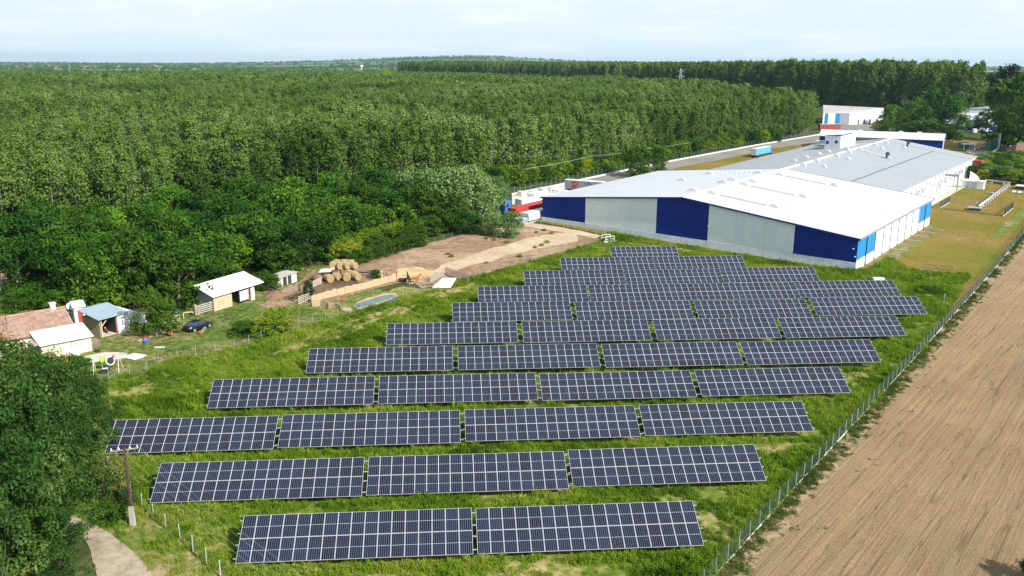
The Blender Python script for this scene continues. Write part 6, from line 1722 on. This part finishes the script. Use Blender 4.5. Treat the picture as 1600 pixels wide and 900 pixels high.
T(DRK, 191, 800, 2.2, 2.2, 'small dry brown bush at the power pole', 'lane_bush', 'bush', k=1)
T(DRK, 1620, 912, 3.2, 3., 'dark treetop peeping in at the lower right corner', 'corner_tree', k=1)

# ---------------------------------------------------------------- weeds and grasses
def weed(seed, n, h, spread, w, mat, leafy=0):
    r = random.Random(seed); m = MB()
    for i in range(n):
        a = r.uniform(0, 6.28); d = spread*r.random()**.6; x, y = math.cos(a)*d, math.sin(a)*d
        b = r.uniform(0, 6.28); hh = h*r.uniform(.5, 1.05)*(1-.35*d/spread); lx, ly = math.cos(b)*hh*.28, math.sin(b)*hh*.28
        c = r.uniform(0, 6.28); wx, wy = math.cos(c)*w, math.sin(c)*w
        m.add([(x-wx, y-wy, -.03), (x+wx, y+wy, -.03), (x+lx*.5+wx*.7, y+ly*.5+wy*.7, hh*.6), (x+lx, y+ly, hh), (x+lx*.5-wx*.7, y+ly*.5-wy*.7, hh*.6)], [(0,1,2,4),(4,2,3)])
        for q in range(leafy):
            z = hh*r.uniform(.3, .95); e = r.uniform(0, 6.28); s = w*r.uniform(1.5, 2.6); cx, cy = x+lx*z/hh, y+ly*z/hh
            dx, dy = math.cos(e), math.sin(e)
            m.add([(cx, cy, z), (cx+dx*s-dy*s*.5, cy+dy*s+dx*s*.5, z+s*.5), (cx+dx*s*2, cy+dy*s*2, z+s*.2), (cx+dx*s+dy*s*.5, cy+dy*s-dx*s*.5, z+s*.3)], [(0,1,2,3)])
    return m.mesh('weed_tuft', mat)
WEED = [weed(s, 22, .62, .46, .024, M['weed'], 3) for s in range(4)] + [weed(9, 14, .95, .30, .028, M['weed'], 4)]
WLOW = [weed(20+s, 16, .30, .45, .035, M['weed'], 1) for s in range(3)]
rw = random.Random(77)
xs_ = [p[0] for p in pv_poly]; ys_ = [p[1] for p in pv_poly]
hi_, lo_ = [], []
tabs = [(x, y, (13 if r == 11 else 17)*1.154) for r, x, y, z in TT]
def under(x, y):
    for tx, ty, L in tabs:
        dx, dy = x-tx, y-ty
        a = dx*math.cos(TAZ)+dy*math.sin(TAZ); b = -dx*math.sin(TAZ)+dy*math.cos(TAZ)
        if -.2 < a < L+.2 and -.05 < b < 3.2: return b
    return None
def weeds_over(poly, n, hscale, tall=.5, skip=None):
    x0 = min(p[0] for p in poly); x1 = max(p[0] for p in poly); y0 = min(p[1] for p in poly); y1 = max(p[1] for p in poly)
    for _ in range(n):
        x, y = rw.uniform(x0, x1), rw.uniform(y0, y1)
        if abs(x) > .62*y+6 or not inside((x, y), poly): continue
        if skip and skip(x, y): continue
        q = fnoise(x, y, .09, 1.)+.7*fnoise(x, y, .35, 4.)
        if q < -.42 and rw.random() < .8: continue
        if any(inside((x, y), q_) for q_ in dryp) and rw.random() < .8: continue
        b = under(x, y)
        if b is not None and rw.random() < .55: continue
        s = (1.0+.75*q)*rw.uniform(.75, 1.25)*hscale
        if b is not None: s = min(s, .95)
        if rw.random() < tall: hi_.append((x, y, gz(x, y)+.02, max(.35, s), rw.uniform(0, 6.28)))
        else: lo_.append((x, y, gz(x, y)+.02, max(.5, s*1.2), rw.uniform(0, 6.28)))
weeds_over(pv_poly, 150000, 1.1, .6)
for tx, ty, L in tabs:                      # rank weeds at the low edges of the tables
    for _ in range(int(L*9)):
        a = rw.uniform(-.5, L+.5); b = rw.gauss(-.35, .35)
        x, y = tx+a*math.cos(TAZ)-b*math.sin(TAZ), ty+a*math.sin(TAZ)+b*math.cos(TAZ)
        q = fnoise(x, y, .28, 11.)
        if b < .12 and q > -.12: hi_.append((x, y, gz(x, y)+.02, 1.05+.9*max(q, 0)*rw.uniform(.5, 1.3), rw.uniform(0, 6.28)))
weeds_over([p for p in fenceL[:9]] + pxy([(80,640),(95,790),(150,822),(185,843),(215,868),(243,905)]), 5000, .8, .5)
# taller weeds along the warehouse base and field edge
wb_ = [B(-60,-2.2), B(-.5,-1.6), B(-1,-5.5), B(-58,-6)]
weeds_over(wb_, 3000, 1.0, .7)
dg = pxy([(1385,405),(1400,425),(1440,428),(1515,433),(1500,445),(1400,440),(1345,428)])
weeds_over(dg, 2500, 1.2, .8)
scatter('weeds', hi_, WEED, 'lush tall green weeds between and around the solar tables', 'weeds')
scatter('low_grass', lo_, WLOW, 'short yellow-green grass among the solar tables', 'grass')
hi_, lo_ = [], []
weeds_over(yard, 26000, .45, .15)
scatter('yard_grass', lo_+hi_, [weed(30+s, 14, .22, .4, .03, M['weedright'], 1) for s in range(3)], 'patchy short grass in the farm yard', 'grass')
dgp = [B(.5,-1), B(.5,66), B(-8,120), B(-6,175), (215,310), FR(frlen+60,-1), FR(70,-1)] + pxy([(1515,432),(1430,424),(1385,402)])
dgr = []
for _ in range(22000):
    x, y = rw.uniform(60, 230), rw.uniform(150, 330)
    if inside((x, y), dgp) and fnoise(x, y, .06, 6.)+.4*fnoise(x, y, .3, 1.) > -.05: dgr.append((x, y, gz(x, y)+.03, rw.uniform(.5, 1.3), rw.uniform(0, 6.28)))
scatter('dry_grass_tufts', dgr, [weed(60+s, 12, .16, .4, .03, M['drytuft'], 0) for s in range(3)], 'thin yellowing grass tufts on the dry factory ground', 'grass')
mg = []
for _ in range(3200):
    s = rw.uniform(-10, frlen+120); o_ = abs(rw.gauss(0, .8))+.1
    if fnoise(s*.5, o_, .25, 3.) > -.2: x, y = FR(s, o_); mg.append((x, y, gz(x, y), rw.uniform(.5, 1.3), rw.uniform(0, 6.28)))
for _ in range(500):
    s = rw.uniform(-5, frlen+120); o_ = rw.uniform(1.5, 6); x, y = FR(s, o_)
    if fnoise(x, y, .2, 8.) > .3: mg.append((x, y, gz(x, y), rw.uniform(.3, .7), rw.uniform(0, 6.28)))
scatter('fence_line_weeds', mg, [weed(40+s, 12, .5, .35, .035, M['weedright'], 3) for s in range(3)], 'scruffy green weeds along the foot of the stubble field fence', 'weeds')
# straw and clods on the stubble
def bits(seed):
    r = random.Random(seed); m = MB()
    for i in range(9):
        x, y = r.uniform(-.6, .6), r.uniform(-.6, .6); a = r.uniform(0, 3.14); L = r.uniform(.05, .17); h = r.uniform(.01, .03); dx, dy = math.cos(a)*L, math.sin(a)*L
        m.add([(x-dx, y-dy, .0), (x+dx, y+dy, .0), (x+dx*.8, y+dy*.8, h), (x-dx*.8, y-dy*.8, h*.7)], [(0,1,2,3)])
    return m.mesh('straw_bits', M['strawbits'])
sb = []
for _ in range(16000):
    s = rw.uniform(-10, 120)**1.0; o_ = rw.uniform(1.8, 60); x, y = FR(s, o_)
    if abs(x) > .62*y+3: continue
    if fnoise(s*.12, o_*1.1, 1., 3.) > -.15: sb.append((x, y, gz(x, y)+.06, rw.uniform(.5, 1.0), rw.uniform(0, 6.28)))
scatter('stubble_straw', sb, [bits(s) for s in range(3)], 'pale straw bits lying in rows on the stubble field', 'straw')

# ---------------------------------------------------------------- haze
hzm = bpy.data.materials.new('thin_haze'); hzm.use_nodes = True
hn = hzm.node_tree; hn.nodes.clear()
ho = hn.nodes.new('ShaderNodeOutputMaterial'); hv = hn.nodes.new('ShaderNodeVolumePrincipled')
hv.inputs['Color'].default_value = (.50, .74, 1., 1); hv.inputs['Density'].default_value = .00004
hv.inputs['Anisotropy'].default_value = .2
hn.links.new(hv.outputs[0], ho.inputs['Volume'])
m = MB(); m.box(-17000, -9500, -30, 17000, 20000, 190)
o = link('haze', m.mesh('haze', hzm)); o['kind'] = 'stuff'
